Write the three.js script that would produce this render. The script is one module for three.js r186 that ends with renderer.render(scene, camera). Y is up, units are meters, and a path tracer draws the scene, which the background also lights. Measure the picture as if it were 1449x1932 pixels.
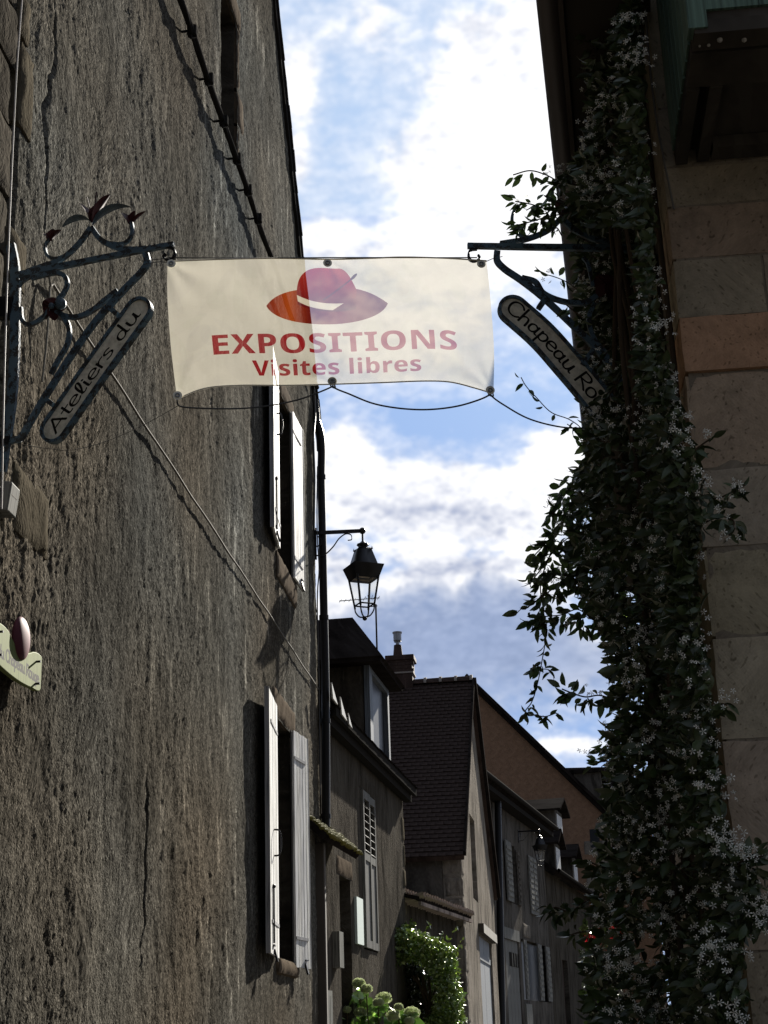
import * as THREE from 'three';
import { mergeGeometries } from 'three/addons/utils/BufferGeometryUtils.js';
import { ImprovedNoise } from 'three/addons/math/ImprovedNoise.js';
import { RoundedBoxGeometry } from 'three/addons/geometries/RoundedBoxGeometry.js';

// ------------------------------------------------------------------ camera, sky, sun, exposure
const scene = new THREE.Scene();
const V = (x, y, z) => new THREE.Vector3(x, y, z), rad = THREE.MathUtils.degToRad, UPV = V(0, 1, 0);
const PITCH = Math.atan(1000.6 / 2900), ROLL = rad(-1.9), EYE = V(0, 1.6, 0);
const camera = new THREE.PerspectiveCamera(36.846, 0.75, 0.1, 600);
camera.position.copy(EYE);
camera.rotation.set(PITCH, 0, ROLL);
camera.updateMatrixWorld();

const renderer = new THREE.WebGLRenderer({ antialias: true });
renderer.toneMapping = THREE.LinearToneMapping;
renderer.toneMappingExposure = 4;
renderer.shadowMap.enabled = true;
renderer.shadowMap.type = THREE.PCFSoftShadowMap;

const SUN_AZ = rad(16.7), SUN_EL = rad(27);
const SUN = V(Math.sin(SUN_AZ) * Math.cos(SUN_EL), Math.sin(SUN_EL), -Math.cos(SUN_AZ) * Math.cos(SUN_EL));
const sun = new THREE.DirectionalLight(new THREE.Color().setRGB(1, 0.94, 0.84), 5);
sun.name = 'sun';
sun.position.copy(SUN).multiplyScalar(80).add(V(0, 0, -15));
sun.target.position.set(0, 0, -15);
sun.castShadow = true;
sun.shadow.mapSize.set(4096, 4096);
Object.assign(sun.shadow.camera, { left: -40, right: 40, top: 40, bottom: -40, near: 1, far: 200 });
scene.add(sun, sun.target);

const perlin = new ImprovedNoise();
const N3 = (x, y, z = 0) => perlin.noise(x, y, z);
const { clamp, smoothstep, lerp } = THREE.MathUtils;
function rng(seed) { let a = seed >>> 0; return () => { a = (a + 0x6d2b79f5) | 0; let t = Math.imul(a ^ (a >>> 15), 1 | a); t = (t + Math.imul(t ^ (t >>> 7), 61 | t)) ^ t; return ((t ^ (t >>> 14)) >>> 0) / 4294967296; }; }
const R = rng(7);
const rr = (a, b) => a + (b - a) * R();

// clouds: azimuth, elevation (degrees, azimuth from the street's axis), radii, cloud cover, how much sun the cloud catches
const CLOUDS = [[-2.95, 34.44, 0.75, 1.31, 0.6, 0.3], [-3.12, 32.02, 0.6, 0.94, 0.5, 0.2], [-2.17, 29.08, 1.4, 0.79, 0.7, 0.3], [-1.26, 36.78, 1.68, 0.94, 0.12, 0], [0.25, 36.39, 0.75, 1.12, 0.25, 0.1], [-1.39, 32.94, 1.31, 2.43, -0.3, 0],
  [-0.37, 29.71, 0.75, 0.75, -0.15, 0], [4.37, 30.27, 3.18, 2.81, 1, 0.4], [6.79, 32.54, 2.24, 3.74, 0.8, 0.4], [4.19, 34.21, 1.68, 1.68, 0.4, 0.2], [4.83, 36.53, 2.62, 0.75, 0.3, -0.1], [8.25, 35.9, 1.12, 2.24, 0.8, 0.4],
  [2.03, 28.48, 1.5, 0.94, 0.6, 0.3], [-0.3, 25.46, 2.81, 1.68, 0.4, 0.2], [2.16, 22.43, 3.55, 0.84, -0.7, 0], [6.03, 23, 1.12, 0.94, -0.3, 0], [4.72, 20.82, 0.94, 0.56, -0.35, 0], [-1.49, 21.56, 1.4, 1.03, 0.9, 0.3],
  [1.63, 20.18, 2.81, 0.79, 0.8, 0.3], [6.93, 20.97, 1.31, 1.12, 0.8, 0.4], [5.76, 19.28, 1.68, 1.31, 0.6, 0.3], [0.96, 19.12, 1.87, 0.79, 0.5, -0.5], [4.27, 18.68, 1.5, 0.84, 0.5, -0.45], [-1.75, 19.79, 1.12, 1.12, 0.5, 0.3],
  [1.52, 17.72, 1.5, 0.6, 0.5, 0.35], [6.01, 16.9, 1.31, 0.94, 0.6, 0.3], [2.72, 16.78, 2.43, 0.45, 0.5, -0.55], [-1.81, 17.19, 0.75, 0.67, 0.3, -0.3], [3, 14.31, 3.74, 1.59, 0.9, -0.6], [0.43, 16.32, 0.94, 0.3, 0.5, 0.45],
  [3.51, 16.33, 1.5, 0.34, 0.5, 0.5], [5.54, 16.02, 0.75, 0.49, 0.4, 0.3], [-1.85, 15.55, 1.03, 0.84, 0.6, 0.35], [6.96, 13.32, 1.12, 0.84, 0.7, 0.4], [2.24, 11.21, 4.86, 1.31, -0.15, -0.15], [6.53, 10.15, 1.5, 0.28, 0.6, 0.35]];
const CUMULUS = [[-4, 14.4], [-2.6, 15.2], [-1, 15.8], [0, 16.15], [1.2, 16.6], [2.1, 16.45], [2.6, 16.1], [3, 16.3], [3.5, 16.75], [4.4, 16.65], [5.2, 16.2], [5.9, 15.8], [7.2, 14.6], [9, 13.2]];
const interpTable = (tab, v) => { for (let i = 0; i + 1 < tab.length; i++) if (v <= tab[i + 1][0]) { const [a, b] = [tab[i], tab[i + 1]]; return lerp(a[1], b[1], clamp((v - a[0]) / (b[0] - a[0]), 0, 1)); } return tab[tab.length - 1][1]; };
function makeSky(W, H) {
  const data = new Float32Array(W * H * 4), GAIN = 1 / 4;
  for (let row = 0; row < H; row++) {
    const el = ((row + 0.5) / H - 0.5) * Math.PI, y = Math.sin(el), ce = Math.cos(el), elD = el * 180 / Math.PI;
    for (let col = 0; col < W; col++) {
      const a = ((col + 0.5) / W - 0.5) * 2 * Math.PI, x = Math.cos(a) * ce, z = Math.sin(a) * ce, i = (row * W + col) * 4;
      const cs = clamp(x * SUN.x + y * SUN.y + z * SUN.z, -1, 1), ang = Math.acos(cs) * 180 / Math.PI;
      const fall = lerp(1, 0.42, smoothstep(ang, 24, 105));
      if (elD < -1) { for (let c = 0; c < 3; c++) data[i + c] = 0.1 * fall; data[i + 3] = 1; continue; }
      const azD = Math.atan2(x, -z) * 180 / Math.PI;
      let cover = 0.02, lit = 0.72;
      if (Math.abs(azD) < 22 && elD < 46) for (const b of CLOUDS) {
        const u = (azD - b[0]) * ce / b[2], v = (elD - b[1]) / b[3], q = u * u + v * v;
        if (q < 9) { const g = Math.exp(-q); cover += b[4] * g * (b[4] > 0.7 ? 0.85 : 1); lit += b[5] * g * (b[5] > 0 ? 0.4 : 0.62); }
      }
      const near = Math.abs(azD) < 20 && elD < 45, d = 1 / (0.35 + Math.max(y, 0)), X0 = x * d, Y0 = y * 1.5, Z0 = z * d;
      const wx = X0 * 0.82 + Y0 * 0.41 - Z0 * 0.37 + 3.1, wy = -X0 * 0.33 + Y0 * 0.9 + Z0 * 0.27 + 5.7, wz = X0 * 0.45 - Y0 * 0.13 + Z0 * 0.88 + 1.9;
      let ox = 0, oy = 0, oz = 0; const F = (k, o = 0) => N3((wx + ox) * k + o, (wy + oy) * k * 0.95 + o * 0.37, (wz + oz) * k);
      let n = F(9.3) * 0.5 + F(20.7, 4.3) * 0.3 + F(43.1, 9.1) * 0.2, m = 0;
      if (near) { n = n * 0.75 + F(71.3, 2.7) * 0.22 + F(149.9, 6.1) * 0.14 + F(307.7, 1.3) * 0.09 + F(641.3, 8.9) * 0.05; m = F(31.7, 7.7) * 0.5 + F(77.9, 3.3) * 0.4 + F(163.3, 5.1) * 0.3; const big = F(43.1, 9.1) * 0.3 + F(71.3, 2.7) * 0.3 + F(149.9, 6.1) * 0.22 + F(307.7, 1.3) * 0.12; ox = 0.004; oy = 0.009; oz = -0.002; m += (big - F(43.1, 9.1) * 0.3 - F(71.3, 2.7) * 0.3 - F(149.9, 6.1) * 0.22 - F(307.7, 1.3) * 0.12) * 1.5; }
      else cover += 0.2 * F(2.3, 5.9) + 0.12;
      const k = smoothstep(cover + n * (near ? 0.62 : 0.85), near ? 0.14 : 0.02, near ? 0.46 : 0.62), thin = smoothstep(cover + n * 0.9 + m * 0.15, -0.5, 0.5) * 0.5;
      let L = clamp(lit + m * 0.3 + (n > 0 ? n * 0.12 : 0), 0, 1.15), t = clamp(k + thin * (1 - k), 0, 1);
      const glow = Math.exp(-ang / 11) * 0.42, pale = smoothstep(elD, 30, 2);
      const blue = [0.27 + 0.14 * pale + glow, 0.44 + 0.13 * pale + glow, 0.8 + 0.05 * pale + glow * 0.8], grey = [0.34, 0.4, 0.58], white = [1.08, 1.08, 1.1];
      const rgb = blue.map((v, c) => lerp(v, lerp(grey[c], white[c], smoothstep(L, 0.05, 0.98)) + glow * 0.35, t));
      if (near && azD > -6 && azD < 11 && elD < 19 && elD > 8) {   // the tall cumulus low over the street: lit rim, blue-grey body
        const top = interpTable(CUMULUS, azD) + 0.22 * N3(azD * 1.9, 3.3, elD * 0.6) + 0.16 * N3(azD * 4.7, 8.1, elD * 1.7) + 0.09 * N3(azD * 11.3, 2.2, elD * 5.1) + 0.05 * N3(azD * 27.1, 1.7, elD * 13.3), dd = top - elD;
        const inside = smoothstep(dd, -0.03, 0.1) * smoothstep(elD, 10.2, 13.4), rim = Math.exp(-Math.max(0, dd) / (0.38 + 0.25 * m + 0.2 * N3(azD * 1.3, 6, 1))) * 0.8, body = [0.31, 0.4, 0.62].map((v) => v * (1 + 0.09 * m + 0.05 * n));
        for (let c = 0; c < 3; c++) rgb[c] = lerp(rgb[c], lerp(body[c], [0.97, 0.98, 1.02][c], clamp(rim, 0, 1)), inside * 0.9);
      }
      for (let c = 0; c < 3; c++) data[i + c] = rgb[c] * fall * GAIN;
      data[i + 3] = 1;
    }
  }
  const t = new THREE.DataTexture(data, W, H, THREE.RGBAFormat, THREE.FloatType);
  t.mapping = THREE.EquirectangularReflectionMapping; t.magFilter = t.minFilter = THREE.LinearFilter; t.needsUpdate = true;
  return t;
}
scene.background = makeSky(4096, 2048);
scene.environment = scene.background;

// ------------------------------------------------------------------ helpers: sight lines, wall planes, naming
const ray = (px, py) => V((px - 724.5) / 2900, -(py - 966) / 2900, -1).applyEuler(camera.rotation).normalize();
const at = (px, py, D) => { const d = ray(px, py); return d.multiplyScalar(D / Math.hypot(d.x, d.z)).add(EYE); };     // at horizontal distance D
const atH = (px, py, h) => { const d = ray(px, py); return d.multiplyScalar((h - EYE.y) / d.y).add(EYE); };             // at height h
function project(p) { const v = p.clone().sub(EYE).applyQuaternion(camera.quaternion.clone().invert()); return [724.5 - v.x / v.z * 2900, 966 + v.y / v.z * 2900]; }
class Plane {   // a wall: origin (x, z), direction by azimuth; side +1 looks right, -1 looks left
  constructor(x, z, azD, side = 1) {
    const a = rad(azD);
    this.o = V(x, 0, z); this.az = a; this.side = side; this.d = V(Math.sin(a), 0, -Math.cos(a)); this.n = V(Math.cos(a), 0, Math.sin(a)).multiplyScalar(side);
    this.m = new THREE.Matrix4().makeBasis(this.d.clone().multiplyScalar(side), UPV, this.n).setPosition(this.o);   // local (side * t, h, off)
  }
  pt(t, h, off = 0) { return this.o.clone().addScaledVector(this.d, t).addScaledVector(this.n, off).setY(h); }
  at(px, py, off = 0) { const d = ray(px, py), q = this.o.clone().addScaledVector(this.n, off).sub(EYE).dot(this.n) / d.dot(this.n); return d.multiplyScalar(q).add(EYE); }
  st(p) { const q = p.clone().sub(this.o); return { t: q.dot(this.d), h: p.y, off: q.dot(this.n) }; }
  hit(px, py, off = 0) { return this.st(this.at(px, py, off)); }
  rect(xn, xf, yTop, yBot, off = 0) { const a = this.hit(xn, yTop, off), b = this.hit(xn, yBot, off), c = this.hit(xf, (yTop + yBot) / 2, off); return { t0: (a.t + b.t) / 2, t1: c.t, h0: b.h, h1: a.h }; }
}
const used = {};
function numbered(n) { const k = used[n] = (used[n] ?? -1) + 1; return k ? `${n}_${String(k).padStart(3, '0')}` : n; }
function thing(name, label, category, pos, turn = 0, group) {
  const o = new THREE.Group(); o.name = numbered(name); o.position.copy(pos); o.rotation.y = turn; o.userData = { label, category };
  if (group) o.userData.group = group;
  scene.add(o); o.updateMatrixWorld(true); return o;
}
function part(parent, name, geos, mat, label) {   // geometries in world coordinates
  let g = Array.isArray(geos) ? (geos.length > 1 ? mergeGeometries(geos.map((q) => { const r = q.index ? q.toNonIndexed() : q.clone(); for (const k of Object.keys(r.attributes)) if (!['position', 'normal', 'uv'].includes(k)) r.deleteAttribute(k); if (!r.attributes.uv) r.setAttribute('uv', new THREE.BufferAttribute(new Float32Array(r.attributes.position.count * 2), 2)); return r; })) : geos[0].clone()) : geos.clone();
  g.applyMatrix4(parent.matrixWorld.clone().invert());
  const o = new THREE.Mesh(g, mat); o.name = name; o.castShadow = o.receiveShadow = true; if (label) o.userData.label = label;
  parent.add(o); o.updateMatrixWorld(true); return o;
}
const stuff = (o) => { o.userData.kind = 'stuff'; return o; };
function alone(name, label, category, geos, mat, pos, group) {   // a thing that is one mesh, its origin at pos
  const t = thing(name, label, category, pos, 0, group); scene.remove(t);
  const o = part(t, t.name, geos, mat); t.remove(o); o.position.copy(pos); o.userData = t.userData; scene.add(o); return o;
}
// ------------------------------------------------------------------ helpers: geometry
function uvBox(g, off = 0) {
  const p = g.attributes.position, n = g.attributes.normal, uv = new Float32Array(p.count * 2);
  for (let i = 0; i < p.count; i++) {
    const ax = Math.abs(n.getX(i)), ay = Math.abs(n.getY(i)), az = Math.abs(n.getZ(i));
    const [u, v] = ax >= ay && ax >= az ? [p.getZ(i), p.getY(i)] : ay >= az ? [p.getX(i), p.getZ(i)] : [p.getX(i), p.getY(i)];
    uv[i * 2] = u + off; uv[i * 2 + 1] = v + off * 0.7;
  }
  g.setAttribute('uv', new THREE.BufferAttribute(uv, 2)); return g;
}
function pbox(pl, t0, t1, h0, h1, o0, o1) {
  const g = new THREE.BoxGeometry(Math.abs(t1 - t0), Math.abs(h1 - h0), Math.abs(o1 - o0));
  uvBox(g, (t0 * 1.37 + h0 * 0.77) % 5);
  return g.translate(pl.side * (t0 + t1) / 2, (h0 + h1) / 2, (o0 + o1) / 2).applyMatrix4(pl.m);
}
function stone(pl, t0, t1, h0, h1, o0, o1, amp = 0.006, r = 0.012, seed = 0) {   // a block with worn edges
  const w = Math.abs(t1 - t0), h = Math.abs(h1 - h0), d = Math.abs(o1 - o0), g = new THREE.BoxGeometry(w, h, d, Math.max(2, Math.round(w / 0.05)), Math.max(2, Math.round(h / 0.05)), Math.max(1, Math.round(d / 0.06)));
  uvBox(g, seed * 1.7);
  const p = g.attributes.position, v = V();
  for (let i = 0; i < p.count; i++) {
    v.fromBufferAttribute(p, i);
    const ex = w / 2 - Math.abs(v.x), ey = h / 2 - Math.abs(v.y), ez = d / 2 - Math.abs(v.z), e = [ex, ey, ez].sort((a, b) => a - b);
    const k = e[1] < r * 2 ? (1 - e[1] / (r * 2)) * r : 0, nx = N3(v.x * 9 + seed * 3.1, v.y * 9, v.z * 9 + seed) * amp + N3(v.x * 30 + seed, v.y * 30, v.z * 30) * amp * 0.5;
    p.setXYZ(i, v.x - Math.sign(v.x) * (ex < 1e-4 ? k - nx : 0), v.y - Math.sign(v.y) * (ey < 1e-4 ? k - nx * 0.6 : 0), v.z - Math.sign(v.z) * (ez < 1e-4 ? k - nx : 0));
  }
  g.computeVertexNormals();
  return g.translate(pl.side * (t0 + t1) / 2, (h0 + h1) / 2, (o0 + o1) / 2).applyMatrix4(pl.m);
}
function wallShape(pl, pts, holes, thick, off = 0) {   // pts and holes [t0,t1,h0,h1] in the wall's plane
  const s = new THREE.Shape(pts.map(([t, h]) => new THREE.Vector2(pl.side * t, h)));
  for (const [a, b, c, d] of holes) s.holes.push(new THREE.Path([[a, c], [b, c], [b, d], [a, d]].map(([t, h]) => new THREE.Vector2(pl.side * t, h))));
  return new THREE.ExtrudeGeometry(s, { depth: thick, bevelEnabled: false }).translate(0, 0, off - thick).applyMatrix4(pl.m);
}
function boxAt(c, sx, sy, sz, turn = 0, r = 0) {
  const g = r ? new RoundedBoxGeometry(sx, sy, sz, 2, r) : new THREE.BoxGeometry(sx, sy, sz);
  return uvBox(g, c.x).rotateY(turn).translate(c.x, c.y, c.z);
}
function bar(a, b, w, d, up = UPV) {   // a rectangular bar between two points
  const l = a.distanceTo(b), z = b.clone().sub(a).normalize(), x = up.clone().cross(z).normalize(), y = z.clone().cross(x);
  const g = uvBox(new THREE.BoxGeometry(w, d, l));
  return g.applyMatrix4(new THREE.Matrix4().makeBasis(x, y, z).setPosition(a.clone().add(b).multiplyScalar(0.5)));
}
const tube = (pts, r, seg = pts.length * 6, k = 6, closed = false) => new THREE.TubeGeometry(new THREE.CatmullRomCurve3(pts, closed, 'centripetal'), seg, r, k, closed);
const rod = (a, b, r, k = 8) => new THREE.TubeGeometry(new THREE.LineCurve3(a, b), 1, r, k);
const sph = (c, r, a = 12, b = 8) => new THREE.SphereGeometry(r, a, b).translate(c.x, c.y, c.z);
function strap(pts, nrm, w, d, taper = 0, smooth = 8) {   // flat iron bent in a plane: w across in the plane, d thick along nrm
  const P = pts.length > 2 && smooth ? new THREE.CatmullRomCurve3(pts, false, 'centripetal').getPoints((pts.length - 1) * smooth) : pts, pos = [], uv = [], q = [];
  let len = 0;
  P.forEach((p, i) => {
    const T = P[Math.min(i + 1, P.length - 1)].clone().sub(P[Math.max(i - 1, 0)]).normalize(), S = nrm.clone().cross(T).normalize(), f = i / (P.length - 1), ww = w * (1 - taper * f) / 2;
    if (i) len += p.distanceTo(P[i - 1]);
    q.push([[-1, -1], [1, -1], [1, 1], [-1, 1]].map(([a, b]) => p.clone().addScaledVector(S, a * ww).addScaledVector(nrm, b * d / 2)).concat(len));
  });
  const quad = (a, b, c, e, u0, u1, v) => { for (const x of [a, b, c, a, c, e]) pos.push(x.x, x.y, x.z); uv.push(u0, v, u1, v, u1, v + w, u0, v, u1, v + w, u0, v + w); };
  for (let i = 0; i + 1 < q.length; i++) for (let k = 0; k < 4; k++) quad(q[i][k], q[i + 1][k], q[i + 1][(k + 1) % 4], q[i][(k + 1) % 4], q[i][4], q[i + 1][4], k * 0.11);
  quad(q[0][0], q[0][1], q[0][2], q[0][3], 0, w, 0); const e = q[q.length - 1]; quad(e[3], e[2], e[1], e[0], 0, w, 0);
  const g = new THREE.BufferGeometry(); g.setAttribute('position', new THREE.Float32BufferAttribute(pos, 3)); g.setAttribute('uv', new THREE.Float32BufferAttribute(uv, 2)); g.computeVertexNormals(); return g;
}
function quadStrip(rows) {   // grid of points -> smooth sheet, uv 0..1
  const n = rows.length, m = rows[0].length, pos = [], uv = [], idx = [];
  rows.forEach((r, j) => r.forEach((p, i) => { pos.push(p.x, p.y, p.z); uv.push(i / (m - 1), j / (n - 1)); }));
  for (let j = 0; j + 1 < n; j++) for (let i = 0; i + 1 < m; i++) { const a = j * m + i; idx.push(a, a + 1, a + m + 1, a, a + m + 1, a + m); }
  const g = new THREE.BufferGeometry(); g.setAttribute('position', new THREE.Float32BufferAttribute(pos, 3)); g.setAttribute('uv', new THREE.Float32BufferAttribute(uv, 2)); g.setIndex(idx); g.computeVertexNormals(); return g;
}
function slab(c4, thick) {   // a thick sheet whose upper face is the quad c4; uv in metres
  const [a, b, c, d] = c4, n = b.clone().sub(a).cross(d.clone().sub(a)).normalize(), lo = c4.map((p) => p.clone().addScaledVector(n, -thick)), pos = [], uv = [];
  const put = (p, q, r, s) => { const U = p.distanceTo(q), W = p.distanceTo(s); for (const x of [p, q, r, p, r, s]) pos.push(x.x, x.y, x.z); uv.push(0, 0, U, 0, U, W, 0, 0, U, W, 0, W); };
  put(a, b, c, d); put(lo[1], lo[0], lo[3], lo[2]);
  for (let k = 0; k < 4; k++) put(lo[k], lo[(k + 1) % 4], c4[(k + 1) % 4], c4[k]);
  const g = new THREE.BufferGeometry(); g.setAttribute('position', new THREE.Float32BufferAttribute(pos, 3)); g.setAttribute('uv', new THREE.Float32BufferAttribute(uv, 2)); g.computeVertexNormals(); return g;
}
// ------------------------------------------------------------------ materials
function tex(size, f, rep = 1, srgb = false, sizeY = size) {   // f(u, v) -> value or [r, g, b] in 0..1; tiles
  const d = new Uint8Array(size * sizeY * 4);
  for (let y = 0; y < sizeY; y++) for (let x = 0; x < size; x++) {
    const r = f(x / size, y / sizeY), i = (y * size + x) * 4;
    for (let c = 0; c < 3; c++) d[i + c] = clamp((r.length ? r[c] : r) * 255, 0, 255);
    d[i + 3] = 255;
  }
  const t = new THREE.DataTexture(d, size, sizeY, THREE.RGBAFormat); t.wrapS = t.wrapT = THREE.RepeatWrapping; t.magFilter = THREE.LinearFilter; t.minFilter = THREE.LinearMipmapLinearFilter; t.generateMipmaps = true;
  if (srgb) t.colorSpace = THREE.SRGBColorSpace;
  t.repeat.set(1 / rep, 1 / (rep * sizeY / size)); t.needsUpdate = true; return t;
}
const TAU = Math.PI * 2;
function ring(u, v, fu, fv, s = 0) {   // tiling noise
  const a = u * TAU, b = v * TAU, r = fu / TAU, q = fv / TAU;
  return N3(Math.cos(a) * r + s, Math.sin(a) * r + Math.cos(b) * q + s * 1.7, Math.sin(b) * q + 3.3 * s);
}
const rep = (t, m, k = 1) => { const c = t.clone(); c.repeat.set(1 / m, 1 / (m * k)); c.needsUpdate = true; return c; };
const plasterBump = tex(512, (u, v) => 0.5 + ring(u, v, 9, 7) * 0.3 + ring(u, v, 26, 20, 2) * 0.25 + ring(u, v, 70, 50, 5) * 0.2, 0.6);
const plasterMap = tex(512, (u, v) => { const a = ring(u, v, 5, 3, 1) * 0.5 + ring(u, v, 14, 6, 4) * 0.35 + ring(u, v, 60, 40, 8) * 0.25, k = 0.74 + a * 0.62 - smoothstep(ring(u, v, 16, 3, 12), 0.15, 0.5) * 0.28, w = smoothstep(ring(u, v, 34, 5, 9) + a * 0.4, 0.38, 0.6) * 0.4; return [k + w, k * 0.985 + w, k * 0.96 + w]; }, 2.2);
const stoneMap = tex(512, (u, v) => { const a = ring(u, v, 6, 6, 1) * 0.5 + ring(u, v, 24, 20, 4) * 0.4 + ring(u, v, 90, 90, 8) * 0.3, k = 0.75 + a * 0.35, p = smoothstep(ring(u, v, 50, 44, 3), 0.38, 0.55) * 0.3; return [k - p, k * 0.97 - p, k * 0.93 - p]; }, 0.7);
const grain = tex(256, (u, v) => 0.72 + ring(u, v, 42, 2.5, 1) * 0.4 + ring(u, v, 90, 5, 4) * 0.3 - smoothstep(ring(u, v, 60, 3, 7), 0.35, 0.5) * 0.45, 0.5, false, 512);
const ironMap = tex(256, (u, v) => { const f = smoothstep(ring(u, v, 9, 9, 2) + ring(u, v, 34, 30, 5) * 0.6, 0.06, 0.2); return [lerp(0.26, 0.1, f), lerp(0.34, 0.085, f), lerp(0.4, 0.08, f)]; }, 0.25, false);
const gritGlint = tex(1024, (u, v) => { const a = ring(u, v, 60, 44, 1) * 0.5 + ring(u, v, 150, 110, 4) * 0.55 + ring(u, v, 260, 200, 6) * 0.4, p = smoothstep(ring(u, v, 210, 170, 9), 0.4, 0.6) * 0.55, k = 0.45 + a * 0.6 + p * 1.2; return [k, k * 0.985, k * 0.965]; }, 1.9);  // grain of the render, plus bright flecks painted in as sparkle
const M = (color, o = {}) => new THREE.MeshPhysicalMaterial({ color: new THREE.Color().setRGB(...color), roughness: 0.9, specularIntensity: 0.25, ...o });
const P = (color, o = {}) => new THREE.MeshPhysicalMaterial({ color: new THREE.Color().setRGB(...color), roughness: 0.9, ...o });
const mat = {
  render: P([1, 1, 1], { vertexColors: true, roughness: 1, specularIntensity: 0.1, ior: 1.03, map: gritGlint, bumpMap: rep(gritGlint, 1.7), bumpScale: 0.007 }),
  renderFlat: P([0.06375, 0.0578, 0.0493], { specularIntensity: 0.1, ior: 1.03, bumpMap: plasterBump, bumpScale: 0.01, map: plasterMap }),
  quoin: P([0.0888, 0.07918, 0.06142], { specularIntensity: 0.1, ior: 1.03, map: stoneMap, bumpMap: plasterBump, bumpScale: 0.006 }),
  lintel: P([0.111, 0.0925, 0.074], { specularIntensity: 0.1, ior: 1.03, map: stoneMap, bumpMap: plasterBump, bumpScale: 0.003 }),
  slate: M([0.022, 0.021, 0.023], { roughness: 0.95, specularIntensity: 0.1, ior: 1.03 }),
  dark: M([0.02, 0.019, 0.018], { specularIntensity: 0.1, ior: 1.03 }),
  interior: M([0.03, 0.028, 0.025]),
  glass: M([0.015, 0.017, 0.02], { roughness: 0.4, specularIntensity: 0.2 }),
  shutter: M([0.703, 0.703, 0.6935], { ior: 1.12, roughness: 0.55, map: grain, bumpMap: grain, bumpScale: 0.002 }),
  shutterEdge: M([0.35, 0.35, 0.36], { ior: 1.12, roughness: 0.7, map: grain }),
  shutterBack: M([0.08, 0.08, 0.08]),
  shutterWorn: M([0.6, 0.6, 0.58], { ior: 1.12, roughness: 0.65, map: grain, bumpMap: grain, bumpScale: 0.004 }),
  shutterGrey: M([0.1628, 0.1628, 0.1554], { ior: 1.12, roughness: 0.7, map: grain }),
  paleBlue: M([0.111, 0.1295, 0.1517], { roughness: 0.6, map: grain }),
  paleGrey: M([0.1998, 0.1998, 0.185], { ior: 1.12, roughness: 0.7, map: grain }),
  iron: M([0.27, 0.33, 0.36], { specularIntensity: 0.6, map: ironMap, roughness: 0.55, metalness: 0.15, bumpMap: plasterBump, bumpScale: 0.0008 }),
  black: M([0.012, 0.012, 0.013], { roughness: 0.45 }),
  blackIron: M([0.018, 0.018, 0.02], { roughness: 0.4, metalness: 0.4 }),
  rust: M([0.055, 0.014, 0.014], { roughness: 0.6, map: plasterMap }),
  zinc: M([0.222, 0.2294, 0.2442], { roughness: 0.35, metalness: 0.6 }),
  wire: M([0.05, 0.05, 0.05], { roughness: 0.5 }),
  paleWire: M([0.5, 0.46, 0.42], { roughness: 0.5 }),
  cable: M([0.13, 0.12, 0.105], { roughness: 0.95, specularIntensity: 0.1 }),
  farRender: P([0.0656, 0.06, 0.052], { specularIntensity: 0.1, ior: 1.03, map: plasterMap, bumpMap: plasterBump, bumpScale: 0.012 }),
  paleRender: P([0.1968, 0.1804, 0.1599], { specularIntensity: 0.1, ior: 1.03, map: plasterMap, bumpMap: plasterBump, bumpScale: 0.012 }),
  greyRender: P([0.092, 0.0864, 0.08], { specularIntensity: 0.1, ior: 1.03, map: plasterMap, bumpMap: plasterBump, bumpScale: 0.012 }),
  brownRender: P([0.23, 0.15, 0.105], { specularIntensity: 0.1, ior: 1.03, map: stoneMap, bumpMap: plasterBump, bumpScale: 0.01 }),
  tile: P([0.06, 0.045, 0.041], { specularIntensity: 0.1, ior: 1.03, map: plasterMap, roughness: 0.85 }),
  tileDark: P([0.02, 0.017, 0.016], { specularIntensity: 0.1, ior: 1.03, map: plasterMap, roughness: 0.85 }),
  tilePale: P([0.296, 0.2516, 0.2294], { specularIntensity: 0.1, ior: 1.03, map: plasterMap }),
  mortar: P([0.2, 0.18, 0.165], { specularIntensity: 0.15 }),
  brick: M([0.05, 0.034, 0.03], { map: plasterMap }),
  white: M([0.296, 0.296, 0.2886], { roughness: 0.5 }),
  green: M([0.11, 0.17, 0.13], { roughness: 0.6, map: grain }),
  wood: M([0.06, 0.052, 0.043], { roughness: 0.9, map: plasterMap }),
  ground: M([0.12, 0.115, 0.105], { map: stoneMap, bumpMap: plasterBump, bumpScale: 0.01 }),
  moss: M([0.12, 0.11, 0.03]),
  bark: M([0.05, 0.035, 0.022]),
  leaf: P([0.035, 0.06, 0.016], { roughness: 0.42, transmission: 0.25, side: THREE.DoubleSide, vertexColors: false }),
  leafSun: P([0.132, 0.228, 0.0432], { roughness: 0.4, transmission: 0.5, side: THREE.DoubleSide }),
  petal: P([0.85, 0.85, 0.78], { roughness: 0.9, transmission: 0.3, side: THREE.DoubleSide }),
  bloom: P([0.384, 0.44, 0.224], { roughness: 0.9, transmission: 0.5, side: THREE.DoubleSide }),
  geranium: P([0.45, 0.02, 0.03], { roughness: 0.9, transmission: 0.3, side: THREE.DoubleSide }),
};

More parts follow.
